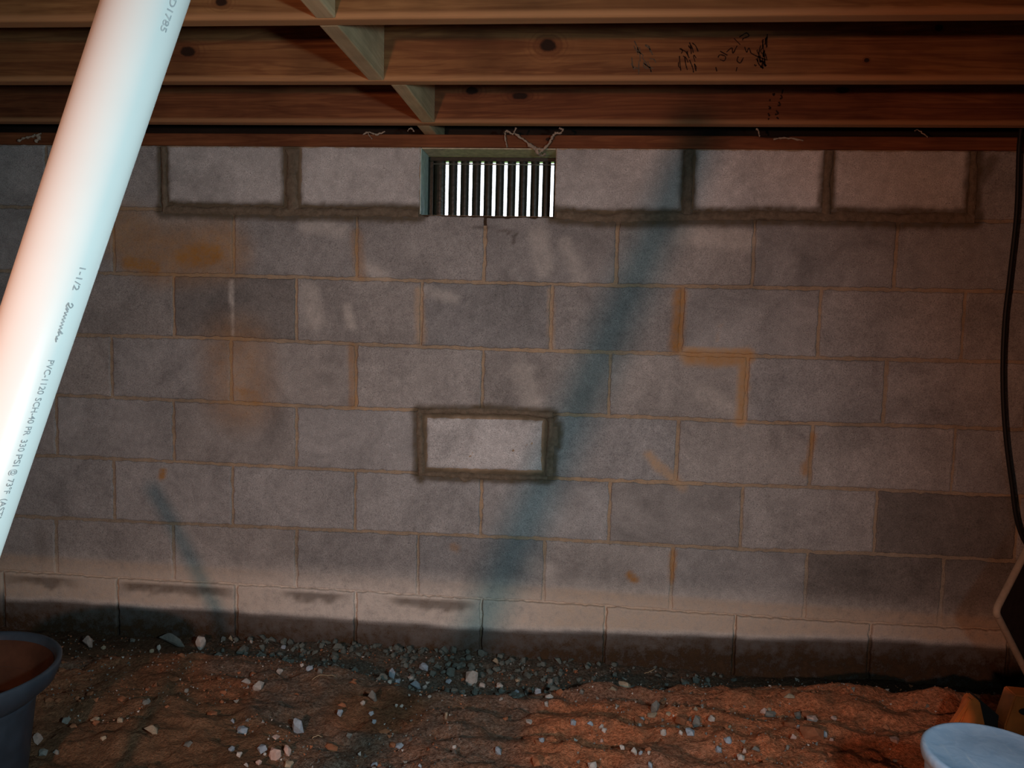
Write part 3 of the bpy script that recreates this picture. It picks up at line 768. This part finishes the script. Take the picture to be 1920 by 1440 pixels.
# picks from the photograph: u, v(base), width px, height px, kind, own label
ST = [(165, 1214, 22, 24, 'p', 'pinkish white stone at the wall base close to the dark tub'), (194, 1217, 11, 8, 't', 0), (376, 1216, 22, 27, 'w', 'pale lilac stone standing at the wall base below the curved shadow'),
      (298, 1219, 9, 13, 'w', 0), (284, 1223, 10, 7, 't', 0), (360, 1231, 12, 8, 't', 0), (248, 1203, 11, 7, 'g', 0), (283, 1374, 32, 14, 't', 'flat ragged tan flake on the brown soil'),
      (178, 1352, 20, 9, 't', 0), (124, 1356, 18, 12, 'g', 0), (194, 1387, 13, 9, 't', 0), (274, 1318, 18, 8, 'g', 0), (225, 1354, 14, 9, 't', 0), (80, 1415, 18, 12, 'g', 0), (105, 1415, 13, 10, 'g', 0),
      (108, 1316, 12, 8, 'r', 0), (145, 1312, 9, 7, 'r', 0), (353, 1398, 20, 9, 'g', 0), (349, 1297, 10, 7, 'g', 0), (70, 1392, 22, 18, 'p', 0), (90, 1316, 15, 10, 'r', 0),
      (461, 1283, 21, 11, 'w', 'pale broken flake, the smaller of a split pair'), (484, 1292, 27, 18, 'w', 'pale broken flake, the larger of a split pair'), (524, 1262, 15, 9, 'w', 0), (566, 1250, 9, 8, 'w', 0),
      (580, 1256, 16, 9, 'b', 0), (600, 1262, 13, 9, 'g', 0), (627, 1256, 17, 14, 'g', 0), (698, 1316, 18, 24, 'g', 0), (680, 1321, 11, 9, 'w', 0), (637, 1341, 14, 12, 'b', 0), (696, 1341, 12, 10, 'b', 0),
      (701, 1355, 10, 8, 'b', 0), (559, 1374, 24, 30, 'b', 'pointed pale blue stone shard standing on the soil'), (453, 1375, 24, 15, 'b', 'wide pale blue stone near a pointed shard'), (436, 1356, 9, 9, 'b', 0), (434, 1408, 14, 11, 'b', 0),
      (448, 1418, 14, 9, 'w', 0), (492, 1409, 24, 15, 'b', 0), (516, 1420, 28, 22, 'p', 'rough pinkish grey lump among blue stones'), (539, 1416, 15, 20, 'p', 0), (496, 1416, 7, 6, 'w', 0), (461, 1438, 11, 8, 'w', 0), (485, 1433, 15, 11, 'p', 0),
      (541, 1439, 22, 13, 't', 0), (702, 1440, 16, 14, 'b', 0), (531, 1216, 11, 8, 'b', 0), (471, 1206, 7, 7, 'w', 0), (419, 1200, 11, 11, 'g', 0), (434, 1201, 9, 12, 't', 0), (516, 1385, 20, 9, 'p', 0), (654, 1382, 14, 8, 'g', 0),
      (735, 1273, 15, 27, 'b', 'upright pale blue stone sliver in the rubble'), (730, 1281, 10, 7, 'w', 0), (795, 1255, 22, 12, 'b', 'pale blue angular stone resting on the grey rubble'), (770, 1275, 12, 9, 'w', 0), (778, 1290, 24, 14, 'b', 0), (796, 1291, 11, 8, 'w', 0),
      (745, 1280, 16, 9, 'b', 0), (841, 1280, 15, 8, 'b', 0), (883, 1281, 28, 28, 'w', 'large round whitish stone with a dark hollow beside it'), (904, 1288, 16, 8, 'w', 0), (936, 1290, 15, 11, 'w', 0), (929, 1244, 13, 11, 't', 0), (939, 1312, 12, 5, 'w', 0),
      (836, 1348, 8, 15, 't', 0), (749, 1402, 19, 10, 'b', 0), (851, 1402, 10, 6, 'w', 0), (934, 1414, 15, 15, 'b', 0), (767, 1305, 6, 5, 'w', 0), (788, 1305, 7, 5, 'w', 0), (805, 1308, 9, 6, 'w', 0), (743, 1325, 7, 6, 'w', 0), (753, 1326, 9, 7, 'w', 0),
      (1008, 1301, 15, 13, 'b', 0), (969, 1299, 11, 6, 'b', 0), (970, 1278, 11, 6, 't', 0), (787, 1440, 9, 8, 'b', 0),
      (1029, 1312, 19, 13, 'w', 'bright white blocky stone at the edge of the trench'), (1024, 1323, 11, 10, 'w', 0), (1049, 1302, 17, 13, 'r', 0), (1031, 1284, 13, 14, 'g', 0), (1090, 1301, 10, 9, 'g', 0), (1170, 1292, 30, 17, 't', 'oblong tan stone in the shaded trench'),
      (1148, 1296, 17, 9, 't', 0), (1228, 1333, 20, 24, 'g', 'upright grey green stone on the clay'), (1222, 1343, 26, 6, 't', 0), (1202, 1352, 15, 9, 'b', 0), (1199, 1361, 8, 6, 'w', 0), (1212, 1357, 11, 8, 'r', 0), (1074, 1359, 13, 12, 'b', 0), (1106, 1360, 14, 8, 'b', 0),
      (1127, 1365, 13, 9, 'w', 0), (1132, 1372, 14, 8, 'w', 0), (993, 1355, 18, 6, 'w', 0), (1243, 1378, 14, 12, 'w', 0), (1276, 1377, 10, 8, 'w', 0), (1293, 1377, 22, 12, 'b', 'wide pale blue stone beside a small white chip'), (1303, 1334, 11, 10, 't', 0),
      (1305, 1360, 22, 22, 'g', 0), (1276, 1358, 26, 17, 'r', 0), (1253, 1341, 13, 8, 't', 0), (1015, 1390, 13, 8, 'b', 0), (1128, 1392, 7, 7, 'p', 0), (1166, 1405, 13, 10, 'w', 0), (1188, 1416, 14, 16, 'w', 0), (1201, 1414, 10, 8, 'b', 0),
      (1216, 1414, 8, 7, 'w', 0), (1215, 1409, 15, 11, 'r', 0), (1110, 1440, 20, 14, 'w', 0), (1219, 1439, 11, 11, 'b', 0), (1007, 1434, 24, 16, 'r', 0),
      (1479, 1312, 24, 10, 't', 'flat tan stone on the mound by the trench'), (1431, 1336, 16, 11, 'p', 0), (1443, 1346, 28, 14, 'g', 0), (1523, 1355, 27, 17, 'p', 'smooth pink stone on the dark red clay'), (1495, 1345, 15, 13, 'g', 0), (1334, 1353, 15, 12, 'w', 0),
      (1545, 1381, 14, 13, 'b', 0), (1487, 1388, 14, 13, 'p', 0), (1496, 1365, 9, 7, 'b', 0), (1563, 1349, 15, 7, 'p', 0), (1678, 1391, 24, 11, 'p', 0), (1364, 1392, 17, 12, 'b', 0), (1347, 1410, 14, 12, 'b', 0), (1388, 1424, 17, 12, 'w', 0),
      (1416, 1409, 17, 10, 'g', 0), (1395, 1411, 12, 9, 'p', 0), (1476, 1405, 9, 9, 'g', 0), (1368, 1365, 7, 7, 't', 0), (1442, 1332, 10, 6, 't', 0), (1559, 1389, 9, 6, 'p', 0), (1520, 1385, 52, 30, 'r', 'broad reddish clay clod below the pink stone'),
      (320, 1210, 66, 24, 'g', 'long low grey soil clod against the wall base')]
STONES = []
for i, (u, v, wpx, hpx, kind, lb) in enumerate(ST):
    x, y, z = ground_hit(u, v)
    y = min(y, -0.02)
    s = (np.array([x, y, z]) - CAM) @ RC[:, 1] / FPX
    wd, ht = wpx * s, hpx * s * 1.02
    dp = min(wd * rng.uniform(0.7, 1.0), 0.03)
    so = place_stone(x, y, wd * 1.06, ht * 1.25, dp, kind, lb or GL[kind][0], None if lb else GL[kind][1], i=i % 7, sink=0.22, tilt=0.2)
    if not lb: STONES.append((kind, so))
# each plain stone is told apart by how near it lies to a stone or thing one can find
MARKS = {n: ground_hit(u, v)[:2] for n, (u, v) in {'the dark tub': (60, 1330), 'the flat ragged tan flake': (283, 1374), 'the split pair of flakes': (472, 1288), 'the pointed pale blue shard': (559, 1374),
         'the large round whitish stone': (883, 1281), 'the bright white blocky stone': (1029, 1312), 'the upright grey green stone': (1228, 1333), 'the smooth pink stone': (1523, 1355), 'the oblong tan stone': (1170, 1292),
         'the upright pale blue sliver': (735, 1273), 'the flat tan stone on the mound': (1479, 1312), 'the pinkish white stone at the wall': (165, 1214), 'the lilac stone at the wall': (376, 1216)}.items()}
KN = {'w': 'pale stone chip', 'b': 'blue grey stone chip', 'g': 'grey stone', 't': 'tan stone', 'p': 'pinkish stone', 'r': 'red clay lump'}
ORD = ['nearest to', 'second nearest to', 'third nearest to', 'fourth nearest to', 'fifth nearest to', 'sixth nearest to']
_by = {}
for kind, so in STONES:
    near = min(MARKS, key=lambda m: math.hypot(MARKS[m][0] - so.location.x, MARKS[m][1] - so.location.y))
    _by.setdefault((kind, near), []).append(so)
for (kind, near), lst in _by.items():
    lst.sort(key=lambda o: math.hypot(MARKS[near][0] - o.location.x, MARKS[near][1] - o.location.y))
    for i, so in enumerate(lst):
        so['label'] = ('small %s %s %s' % (KN[kind], ORD[i], near)) if i < len(ORD) else 'small %s lying farther around %s' % (KN[kind], near)
STONE_CLOD = ground_hit(320, 1210)
def zone(x):
    for lim, t in ((-0.75, 'close to the lilac stone'), (-0.35, 'beyond the split pair of flakes'), (-0.08, 'around the upright pale blue sliver'), (0.2, 'around the large round whitish stone'), (0.5, 'beside the oblong tan stone')):
        if x < lim: return t
    return 'past the oblong tan stone'
# broken dark rubble heaped in the trench
cnt = 0
while cnt < 270:
    x = rng.triangular(-0.95, 1.05, -0.2); cy = float(crest_y(x))
    y = -0.015 - (-(cy + 0.05) - 0.015) * rng.random() ** 1.5
    s = rng.triangular(0.012, 0.036, 0.016) * (1.0 if x < 0.35 else 0.8)
    place_stone(x, y, s * rng.uniform(0.8, 1.4), s * rng.uniform(0.6, 1.0), s, 'k', 'dark grey rubble piece heaped by the wall ' + zone(x), 'rubble in the trench', 'rubble_piece', 0.2, cat='rubble', tilt=0.7)
    cnt += 1
# clods of clay
for k in range(70):
    x = rng.uniform(-1.3, 1.5); y = rng.uniform(-0.95, float(crest_y(x)))
    s = rng.uniform(0.010, 0.028)
    place_stone(x, y, s * rng.uniform(1, 1.6), s * 0.7, s, 'r', 'rough red clay clod scattered %s' % ('on the brown soil by the dark tub' if x < -0.7 else 'around the pointed pale blue shard' if x < -0.2 else 'on the furrowed red clay' if x < 0.7 else 'on the clay mound by the pail'), 'clay clods on the floor', 'clay_lump', 0.35, cat='clay lump')
# tiny grit that nobody could count
def grit():
    r = np.random.RandomState(5); verts = []; faces = []; mi = []
    N = 5000
    xs = r.uniform(-1.65, 1.7, N * 2); ys = r.uniform(-1.05, -0.03, N * 2)
    keep = vn(xs * 5, ys * 5, 33) + 0.35 * (ys > crest_y(xs)) > 0.42
    cl = STONE_CLOD; keep &= np.hypot((xs - cl[0]) / 1.6, ys - cl[1]) > 0.06
    keep &= (np.hypot(xs + 0.95, ys + 1.05) > 0.36) & (np.hypot(xs - 1.02, ys + 1.08) > 0.25) & ~((xs > 1.05) & (ys > -0.75) & (ys < -0.45))
    xs, ys = xs[keep][:N], ys[keep][:N]
    zs = ground(xs, ys)
    s = r.uniform(0.0010, 0.0034, len(xs)) * np.where(r.rand(len(xs)) < 0.08, 1.8, 1.0)
    tet = np.array([(1, 1, 1), (-1, -1, 1), (-1, 1, -1), (1, -1, -1)], float) * 0.75
    for i in range(len(xs)):
        q = tet * s[i] * r.uniform(0.6, 1.4, (4, 3)); b = len(verts)
        a = r.uniform(0, 6.28); ca, sa = math.cos(a), math.sin(a)
        for p in q: verts.append((xs[i] + p[0] * ca - p[1] * sa, ys[i] + p[0] * sa + p[1] * ca, zs[i] + p[2] + s[i] * 0.3))
        faces += [(b, b + 1, b + 2), (b, b + 3, b + 1), (b, b + 2, b + 3), (b + 1, b + 3, b + 2)]
        m = 0 if r.rand() < 0.09 else (1 if r.rand() < 0.45 else 2); mi += [m] * 4
    o = mesh_obj('grit', verts, faces, SM['w'])
    o.data.materials.append(SM['g']); o.data.materials.append(SM['r'])
    o.data.polygons.foreach_set('material_index', mi)
    tag(o, 'fine grit and crumbs scattered over the clay floor', 'grit', kind='stuff')
grit()
# straw and twigs
M_STRAW = plain('dry_straw', (0.42, 0.32, 0.2), 0.8, 0.2)
for a, b, lb in (((585, 1276), (630, 1270), 'thin dry straw lying across the brown soil'), ((1208, 1264), (1228, 1255), 'short dry twig in the dark trench'), ((605, 1383), (585, 1386), 'bent dry straw near the pointed blue shard')):
    p = ground_hit(*a); q = ground_hit(*b); n = 6
    P = [(p[0] + (q[0] - p[0]) * k / n, p[1] + (q[1] - p[1]) * k / n, max(gz(p[0] + (q[0] - p[0]) * k / n, p[1] + (q[1] - p[1]) * k / n) + 0.002, p[2] + (q[2] - p[2]) * k / n)) for k in range(n + 1)]
    tag(tube('straw', P, 0.0012, M_STRAW, None, 6), lb, 'straw')
p = at(706, 1175, -0.004); q = at(722, 1190, -0.004)
tag(tube('straw', [p, (p + q) / 2 + np.array([0.004, 0, 0.002]), q], [0.002, 0.003, 0.0025], M_STRAW, None, 6), 'pale dry sprig stuck to the damp wall base', 'straw')

# ------------------------------------------------------------------ leaning white pipe with its print line
pa = np.array([0.014, -1.940, 1.316]); pb = np.array([-0.125, -1.931, 0.968])
pd = (pb - pa) / np.linalg.norm(pb - pa)
PR = 0.02415
def along(zv): return pa + pd * ((zv - pa[2]) / pd[2])
top = along(1.333); bot = along(0.0); bot = along(gz(bot[0], bot[1]) + 0.004)
pipe = empty('drain_pipe', tuple(bot))
tag(pipe, 'white plastic pipe with a printed line standing aslant on the clay floor', 'pipe')
M_PVC = plain('white_pvc', (0.66, 0.675, 0.65), 0.33, 0.5, 0.03, 8)
ax = Vector(tuple(bot - top)).normalized()                     # runs downwards
view = Vector(tuple(CAM)) - Vector(tuple((pa + pb) / 2)); e1 = (view - ax * view.dot(ax)).normalized()
e2 = ax.cross(e1)                                              # sideways
right = Vector(tuple(RC[:, 0]))
if e2.dot(right) < 0: e2 = -e2
O = Vector(tuple(bot))
n = 64; verts = []; faces = []
Lp = float(np.linalg.norm(top - bot))
for sgn, rr in ((0, PR), (1, PR - 0.004)):
    for s in (0.0, Lp):
        for k in range(n):
            a = 2 * math.pi * k / n
            verts.append(-ax * s + (e1 * math.cos(a) + e2 * math.sin(a)) * rr)
for k in range(n):
    j = (k + 1) % n
    faces += [(k, j, n + j, n + k), (2 * n + j, 2 * n + k, 3 * n + k, 3 * n + j), (n + k, n + j, 3 * n + j, 3 * n + k), (j, k, 2 * n + k, 2 * n + j)]
body = mesh_obj('pipe_tube', verts, faces, M_PVC, pipe, True)
M_PRINT = plain('grey_print', (0.30, 0.335, 0.345), 0.6, 0.3, 0.2, 300)
def pipe_t(u, v):
    """distance along the pipe from the foot for the axis point seen at the picture height v"""
    best = None
    d = ray(u, v); A = O; Bv = -ax
    dv = Vector(tuple(d)); w0 = Vector(tuple(CAM)) - A
    a = dv.dot(dv); b = dv.dot(Bv); c = Bv.dot(Bv); dd = dv.dot(w0); e = Bv.dot(w0)
    return (a * e - b * dd) / (a * c - b * b)
def wrap(name, pts2, faces, t0, phi0, rr=PR + 0.0003):
    """pts2: (distance down the pipe, height across); letters' tops turn towards the right-hand side"""
    vs = []
    for x, y in pts2:
        ph = phi0 + y / PR
        vs.append(-ax * (t0 - x) + (e1 * math.cos(ph) + e2 * math.sin(ph)) * rr)
    return mesh_obj(name, vs, faces, M_PRINT, pipe)
def text_mesh(s, size, shear=0.0):
    cu = bpy.data.curves.new('print_text', 'FONT'); cu.body = s; cu.size = size; cu.shear = shear; cu.resolution_u = 3; cu.offset = size * 0.008
    ob = bpy.data.objects.new('print_text', cu); COL.objects.link(ob)
    bpy.context.view_layer.update()
    me = bpy.data.meshes.new_from_object(ob.evaluated_get(bpy.context.evaluated_depsgraph_get()))
    V = [(v.co.x, v.co.y) for v in me.vertices]; F = [tuple(p.vertices) for p in me.polygons]
    bpy.data.objects.remove(ob); bpy.data.meshes.remove(me); bpy.data.curves.remove(cu)
    return V, F
PHI = math.radians(31)
def put_text(s, v0, v1, uc0, size, shear=0.0):
    V, F = text_mesh(s, size, shear)
    t0 = pipe_t(uc0, v0); t1 = pipe_t(uc0 - (v1 - v0) / 3.0, v1)
    wdt = max(x for x, y in V); k = (t0 - t1) / wdt
    wrap('print_line', [(x * k, y) for x, y in V], F, t0, PHI)
ucl = lambda v: 113 - (v - 480) / 3.0
for s, v0, v1 in (('1-1/2', 474, 520), ('PVC-1120', 648, 712), ('SCH-40', 718, 766), ('PR', 771, 788), ('330', 795, 818), ('PSI', 822, 845), ('@', 850, 862), ('73\u00b0F', 868, 896), ('(ASTM', 904, 950), ('D1785', -20, 42)):
    put_text(s, v0, v1, ucl(v0), 0.0064)
# the flowing script mark between size and grade: drawn as one pen line
def script_mark(v0, v1):
    t0 = pipe_t(ucl(v0), v0); t1 = pipe_t(ucl(v1), v1); L = t0 - t1
    P = [(0.02, 0.6), (0.07, 1.0), (0.13, 0.75), (0.08, 0.3), (0.02, 0.1), (0.10, -0.05), (0.18, 0.45), (0.16, 0.0), (0.23, 0.45), (0.26, 0.0), (0.31, 0.42), (0.34, 0.02), (0.39, 0.42), (0.42, 0.0), (0.47, 0.42),
         (0.50, 0.02), (0.55, 0.40), (0.58, 0.0), (0.63, 0.42), (0.66, 0.0), (0.71, 0.40), (0.76, 0.85), (0.72, 0.05), (0.80, 0.35), (0.84, 0.0), (0.90, 0.3), (0.88, 0.0), (0.97, 0.25)]
    Q = catmull([(x * L, y * 0.0042) for x, y in P], 6); V = []; F = []
    for i, p in enumerate(Q):
        t = Q[min(i + 1, len(Q) - 1)] - Q[max(i - 1, 0)]; l = np.hypot(*t) + 1e-9; nn = np.array([-t[1], t[0]]) / l * 0.00042
        b = len(V); V += [tuple(p + nn), tuple(p - nn)]
        if i: F.append((b - 2, b - 1, b + 1, b))
    wrap('script_mark', V, F, t0, PHI)
script_mark(542, 618)

# ------------------------------------------------------------------ dark tub at the left edge
M_TUB = plain('dark_blue_plastic', (0.030, 0.050, 0.072), 0.38, 0.5, 0.25, 20, 0.2)
M_TUBIN = plain('muddy_inside', (0.055, 0.026, 0.015), 0.85, 0.2, 0.4, 12, 0.4)
tc = atz(-85, 1252, 0.37); TR = 176 / FPX * float((tc - CAM) @ RC[:, 1])
tz = gz(tc[0], tc[1]) - 0.004; TH = 0.37 - tz
tub = empty('mixing_tub', (tc[0], tc[1], tz))
tag(tub, 'dark blue round plastic tub with a flared rim and muddy inside', 'tub')
lathe('tub_body', [(0.0, 0.002), (TR * 0.60, 0.0), (TR * 0.63, 0.012), (TR * 0.74, TH - 0.085), (TR * 0.775, TH - 0.07), (TR * 0.755, TH - 0.064)], M_TUB, tub)
lathe('tub_rim', [(TR * 0.765, TH - 0.072), (TR * 0.93, TH - 0.045), (TR * 0.985, TH - 0.02), (TR, TH - 0.004), (TR * 0.985, TH), (TR * 0.955, TH - 0.002), (TR * 0.93, TH - 0.010), (TR * 0.905, TH - 0.026)], M_TUB, tub)
lathe('tub_lining', [(TR * 0.915, TH - 0.016), (TR * 0.85, TH - 0.045), (TR * 0.744, TH - 0.067), (TR * 0.73, TH - 0.085), (TR * 0.60, 0.03), (0.0, 0.028)], M_TUBIN, tub)
# mud slumped inside the tub
bm = bmesh.new(); bmesh.ops.create_icosphere(bm, subdivisions=3, radius=1.0)
for v in bm.verts:
    kx = 1 + 0.35 * float(fbm(v.co.x * 3, v.co.y * 3 + v.co.z, 3, 91))
    v.co = Vector((v.co.x * TR * 0.56 * kx, v.co.y * TR * 0.56 * kx, 0.07 + v.co.z * 0.055 * kx))
bm_obj('mud', bm, M_TUBIN, tub, True)

# slender bent stake beyond the tub (stands outside the frame; its shadow curves over the wall)
def shadow_pt(u, v, Y):
    S = at(u, v, 0.0); Wp = np.array(WARM); f = (Y - Wp[1]) / (0 - Wp[1]); return Wp + (S - Wp) * f
SP = [shadow_pt(u, v, -1.42) for u, v in ((281, 908), (308, 955), (335, 1005), (365, 1062), (392, 1120), (415, 1180))]
g0 = SP[-1] + (SP[-1] - SP[-2]) * 3.0; g0[2] = gz(g0[0], g0[1]) - 0.005
M_STAKE = wood('stake_wood', (0.34, 0.25, 0.15), (0.2, 0.13, 0.07), [], 2)
tag(tube('bent_stake', catmull(SP + [g0], 5), [0.011] * 31, M_STAKE, None, 8), 'slender bent stake stuck in the clay near the dark tub', 'stake')

# ------------------------------------------------------------------ pale blue lidded pail at the right
LZ = 0.44
lc = atz(1872, 1418, LZ); LR = 130 / FPX * float((lc - CAM) @ RC[:, 1])
lz = gz(lc[0], lc[1]) - 0.004
pail = empty('lidded_pail', (lc[0], lc[1], lz)); PH = LZ - lz
tag(pail, 'small pail with a scuffed pale blue grey lid standing on the clay', 'pail')
def lid_mat():
    k = NT('scuffed_blue_plastic', 0.32, 0.5); p = k.obj()
    n = k.noise(p, 30, 5, 0.6, 1.0); st = k.noise(k.scalev(p, (70, 8, 8)), 1.0, 4)
    c = k.mix(k.mr(n, 0.35, 0.65), (0.36, 0.58, 0.84), (0.47, 0.68, 0.93))
    c = k.mix(k.mr(st, 0.62, 0.72, 0, 0.6), c, (0.75, 0.88, 0.98))
    k.col(c); k.bump(n, 0.25, 0.003); return k.m
M_LID = lid_mat()
lathe('pail_body', [(0, 0.002), (LR * 0.80, 0), (LR * 0.82, 0.01), (LR * 0.93, PH - 0.03), (LR * 0.93, PH - 0.012)], M_LID, pail)
lathe('pail_lid', [(LR * 0.94, PH - 0.022), (LR * 0.985, PH - 0.020), (LR, PH - 0.012), (LR * 0.995, PH - 0.004), (LR * 0.97, PH - 0.001), (LR * 0.93, PH), (LR * 0.90, PH - 0.0015), (LR * 0.5, PH - 0.001), (0, PH + 0.001)], M_LID, pail)

# ------------------------------------------------------------------ orange case behind the pail
M_ORANGE = plain('orange_plastic', (0.62, 0.17, 0.035), 0.5, 0.4, 0.2, 30)
M_BLACKP = plain('black_plastic', (0.02, 0.02, 0.02), 0.5, 0.4)
oy = -0.62
o0 = at(1788, 1362, oy); gzo = gz(o0[0] + 0.1, oy)
case = empty('orange_case', (o0[0] + 0.1, oy, gzo))
tag(case, 'angular orange plastic case with dark recess behind the pail', 'case')
def prism(name, px, y0, y1, mat, bev=0.003):
    bm = bmesh.new(); P = [at(u, v, oy) for u, v in px]
    vs = [bm.verts.new((q[0] - case.location.x, 0, q[2] - gzo)) for q in P]
    f = bm.faces.new(vs); r = bmesh.ops.extrude_face_region(bm, geom=[f])
    for g in r['geom']:
        if isinstance(g, bmesh.types.BMVert): g.co.y += y1
    for v in vs: v.co.y += y0
    bmesh.ops.bevel(bm, geom=bm.edges[:], offset=bev, segments=2, affect='EDGES')
    return bm_obj(name, bm, mat, case)
prism('end_panel', [(1800, 1420), (1798, 1362), (1818, 1312), (1826, 1308), (1838, 1316), (1848, 1362), (1848, 1420)], 0, 0.03, M_ORANGE)
prism('edge_rib', [(1778, 1420), (1780, 1358), (1814, 1308), (1820, 1309), (1790, 1358), (1790, 1420)], -0.01, 0.006, M_ORANGE, 0.0015)
prism('recess_panel', [(1830, 1420), (1832, 1318), (1842, 1318), (1890, 1358), (1892, 1420)], 0.03, 0.06, M_BLACKP, 0.002)
prism('end_panel', [(1884, 1420), (1884, 1362), (1904, 1304), (1990, 1312), (1990, 1420)], 0, 0.05, M_ORANGE)
bm = bmesh.new(); bmesh.ops.create_cone(bm, cap_ends=True, segments=20, radius1=0.014, radius2=0.014, depth=0.003)
q = at(1922, 1334, oy)
for v in bm.verts: v.co = Vector((v.co.x + q[0] - case.location.x, v.co.z - 0.0012, v.co.y * 0.55 + q[2] - gzo))
bm_obj('dark_badge', bm, M_BLACKP, case)

# ------------------------------------------------------------------ framed dark panel leaning at the right, black cable
P0 = at(1866, 1146, -0.42); A1 = at(1924, 1033, -0.325) - P0; A2 = at(1924, 1221, -0.32) - P0
A1 = A1 / np.linalg.norm(A1); A2 = A2 - A1 * np.dot(A1, A2); A2 = A2 / np.linalg.norm(A2)
s2 = (P0[2] - 0.155) / max(1e-3, -A2[2]); s2 = min(s2, 0.42); s1 = 0.36
C_ = [P0, P0 + A1 * s1, P0 + A1 * s1 + A2 * s2, P0 + A2 * s2]
panel = empty('framed_panel', tuple(P0))
tag(panel, 'dark panel with a tan tubular edge leaning by the wall base', 'panel')
M_TAN = plain('tan_edging', (0.42, 0.32, 0.23), 0.6, 0.3, 0.15, 40)
M_DARKP = plain('dark_panel_face', (0.030, 0.018, 0.015), 0.7, 0.3, 0.3, 40)
nrm = np.cross(A1, A2); nrm /= np.linalg.norm(nrm)
path = []
for i in range(4):
    a, b, c = C_[i - 1], C_[i], C_[(i + 1) % 4]
    da = (a - b) / np.linalg.norm(a - b); dc = (c - b) / np.linalg.norm(c - b)
    for t in np.linspace(0, 1, 6):
        r = 0.018; p0 = b + da * r; p2 = b + dc * r
        path.append((1 - t) ** 2 * p0 + 2 * t * (1 - t) * b + t * t * p2)
path.append(path[0])
tube('frame_edge', [p - P0 for p in path], 0.0088, M_TAN, panel, 12, False)
vs = [np.array(c) - P0 + nrm * k for k in (-0.004, 0.004) for c in C_]
mesh_obj('panel_sheet', vs, [(0, 1, 2, 3), (7, 6, 5, 4), (0, 4, 5, 1), (1, 5, 6, 2), (2, 6, 7, 3), (3, 7, 4, 0)], M_DARKP, panel)
M_CABLE = plain('black_rubber', (0.012, 0.011, 0.010), 0.55, 0.4)
CP = [at(u, v, -0.06) for u, v in ((1912, 262), (1910, 290), (1906, 400), (1893, 520), (1884, 600), (1880, 700), (1884, 800), (1896, 900), (1914, 1000))]
CP = [CP[0] + np.array([0.004, 0.0, 0.10])] + CP + [CP[-1] + np.array([0.10, 0.0, -0.16]), CP[-1] + np.array([0.22, -0.05, -0.36])]
CP[-1][2] = gz(CP[-1][0], CP[-1][1]) + 0.006
cable = tube('hanging_cable', catmull(CP, 8), 0.0060, M_CABLE, None, 10)
tag(cable, 'black cable hanging down the block wall from the joists', 'cable')

# ------------------------------------------------------------------ cobwebs
M_WEB = plain('dusty_cobweb', (0.44, 0.36, 0.28), 0.95, 0.1, 0.25, 200)
def strand(pts, Y0, Y1, r0, seed):
    r = random.Random(seed); P = []
    for i, (u, v) in enumerate(pts): P.append(at(u, v, Y0 + (Y1 - Y0) * i / max(1, len(pts) - 1)))
    Q = catmull(P, 7)
    Q = [q + np.array([r.uniform(-1, 1), r.uniform(-1, 1), r.uniform(-1, 1)]) * 0.0014 for q in Q]
    return Q, [r0 * r.uniform(0.45, 1.3) for _ in Q]
def web(label, strands, seed):
    e = empty('cobweb', tuple(at(*strands[0][0][0], strands[0][1])))
    tag(e, label, 'cobweb')
    for i, (pts, a, b, r0) in enumerate(strands):
        Q, R = strand(pts, a, b, r0, seed + i)
        tube('web_strand', [q - np.array(e.location) for q in Q], R, M_WEB, e, 6)
web('dusty V shaped cobweb sagging over the vent top', [([(965, 250), (985, 265), (1003, 280), (1010, 288)], -0.02, -0.015, 0.0045), ([(1010, 288), (1025, 274), (1035, 258), (1042, 248)], -0.015, -0.03, 0.004),
     ([(990, 272), (1005, 279), (1016, 280)], -0.016, -0.016, 0.006), ([(946, 247), (952, 246), (962, 251), (967, 240)], -0.03, -0.03, 0.0032), ([(946, 247), (948, 262), (950, 276)], -0.02, -0.01, 0.0028),
     ([(1040, 248), (1050, 250), (1055, 243), (1048, 240)], -0.03, -0.04, 0.003), ([(1008, 286), (1014, 292), (1022, 288)], -0.01, 0.04, 0.004)], 4)
web('tuft of dusty cobweb on the sill plate behind the pipe', [([(34, 264), (50, 258), (66, 254), (78, 250)], -0.012, -0.014, 0.004), ([(64, 252), (74, 258), (66, 266)], -0.012, -0.012, 0.006)], 14)
web('wisp of cobweb on the sill left of the short blocking', [([(680, 252), (692, 248), (706, 252), (722, 247)], -0.01, -0.012, 0.003), ([(690, 250), (698, 262)], -0.008, -0.008, 0.002), ([(764, 246), (770, 240), (776, 246)], -0.02, -0.02, 0.002)], 24)
web('wisp of cobweb in the gap above the patched joints', [([(1418, 241), (1422, 246), (1424, 256)], -0.03, -0.02, 0.003), ([(1450, 262), (1470, 258), (1506, 264)], -0.008, -0.008, 0.003), ([(1715, 246), (1722, 244), (1740, 258)], -0.02, -0.02, 0.002)], 34)
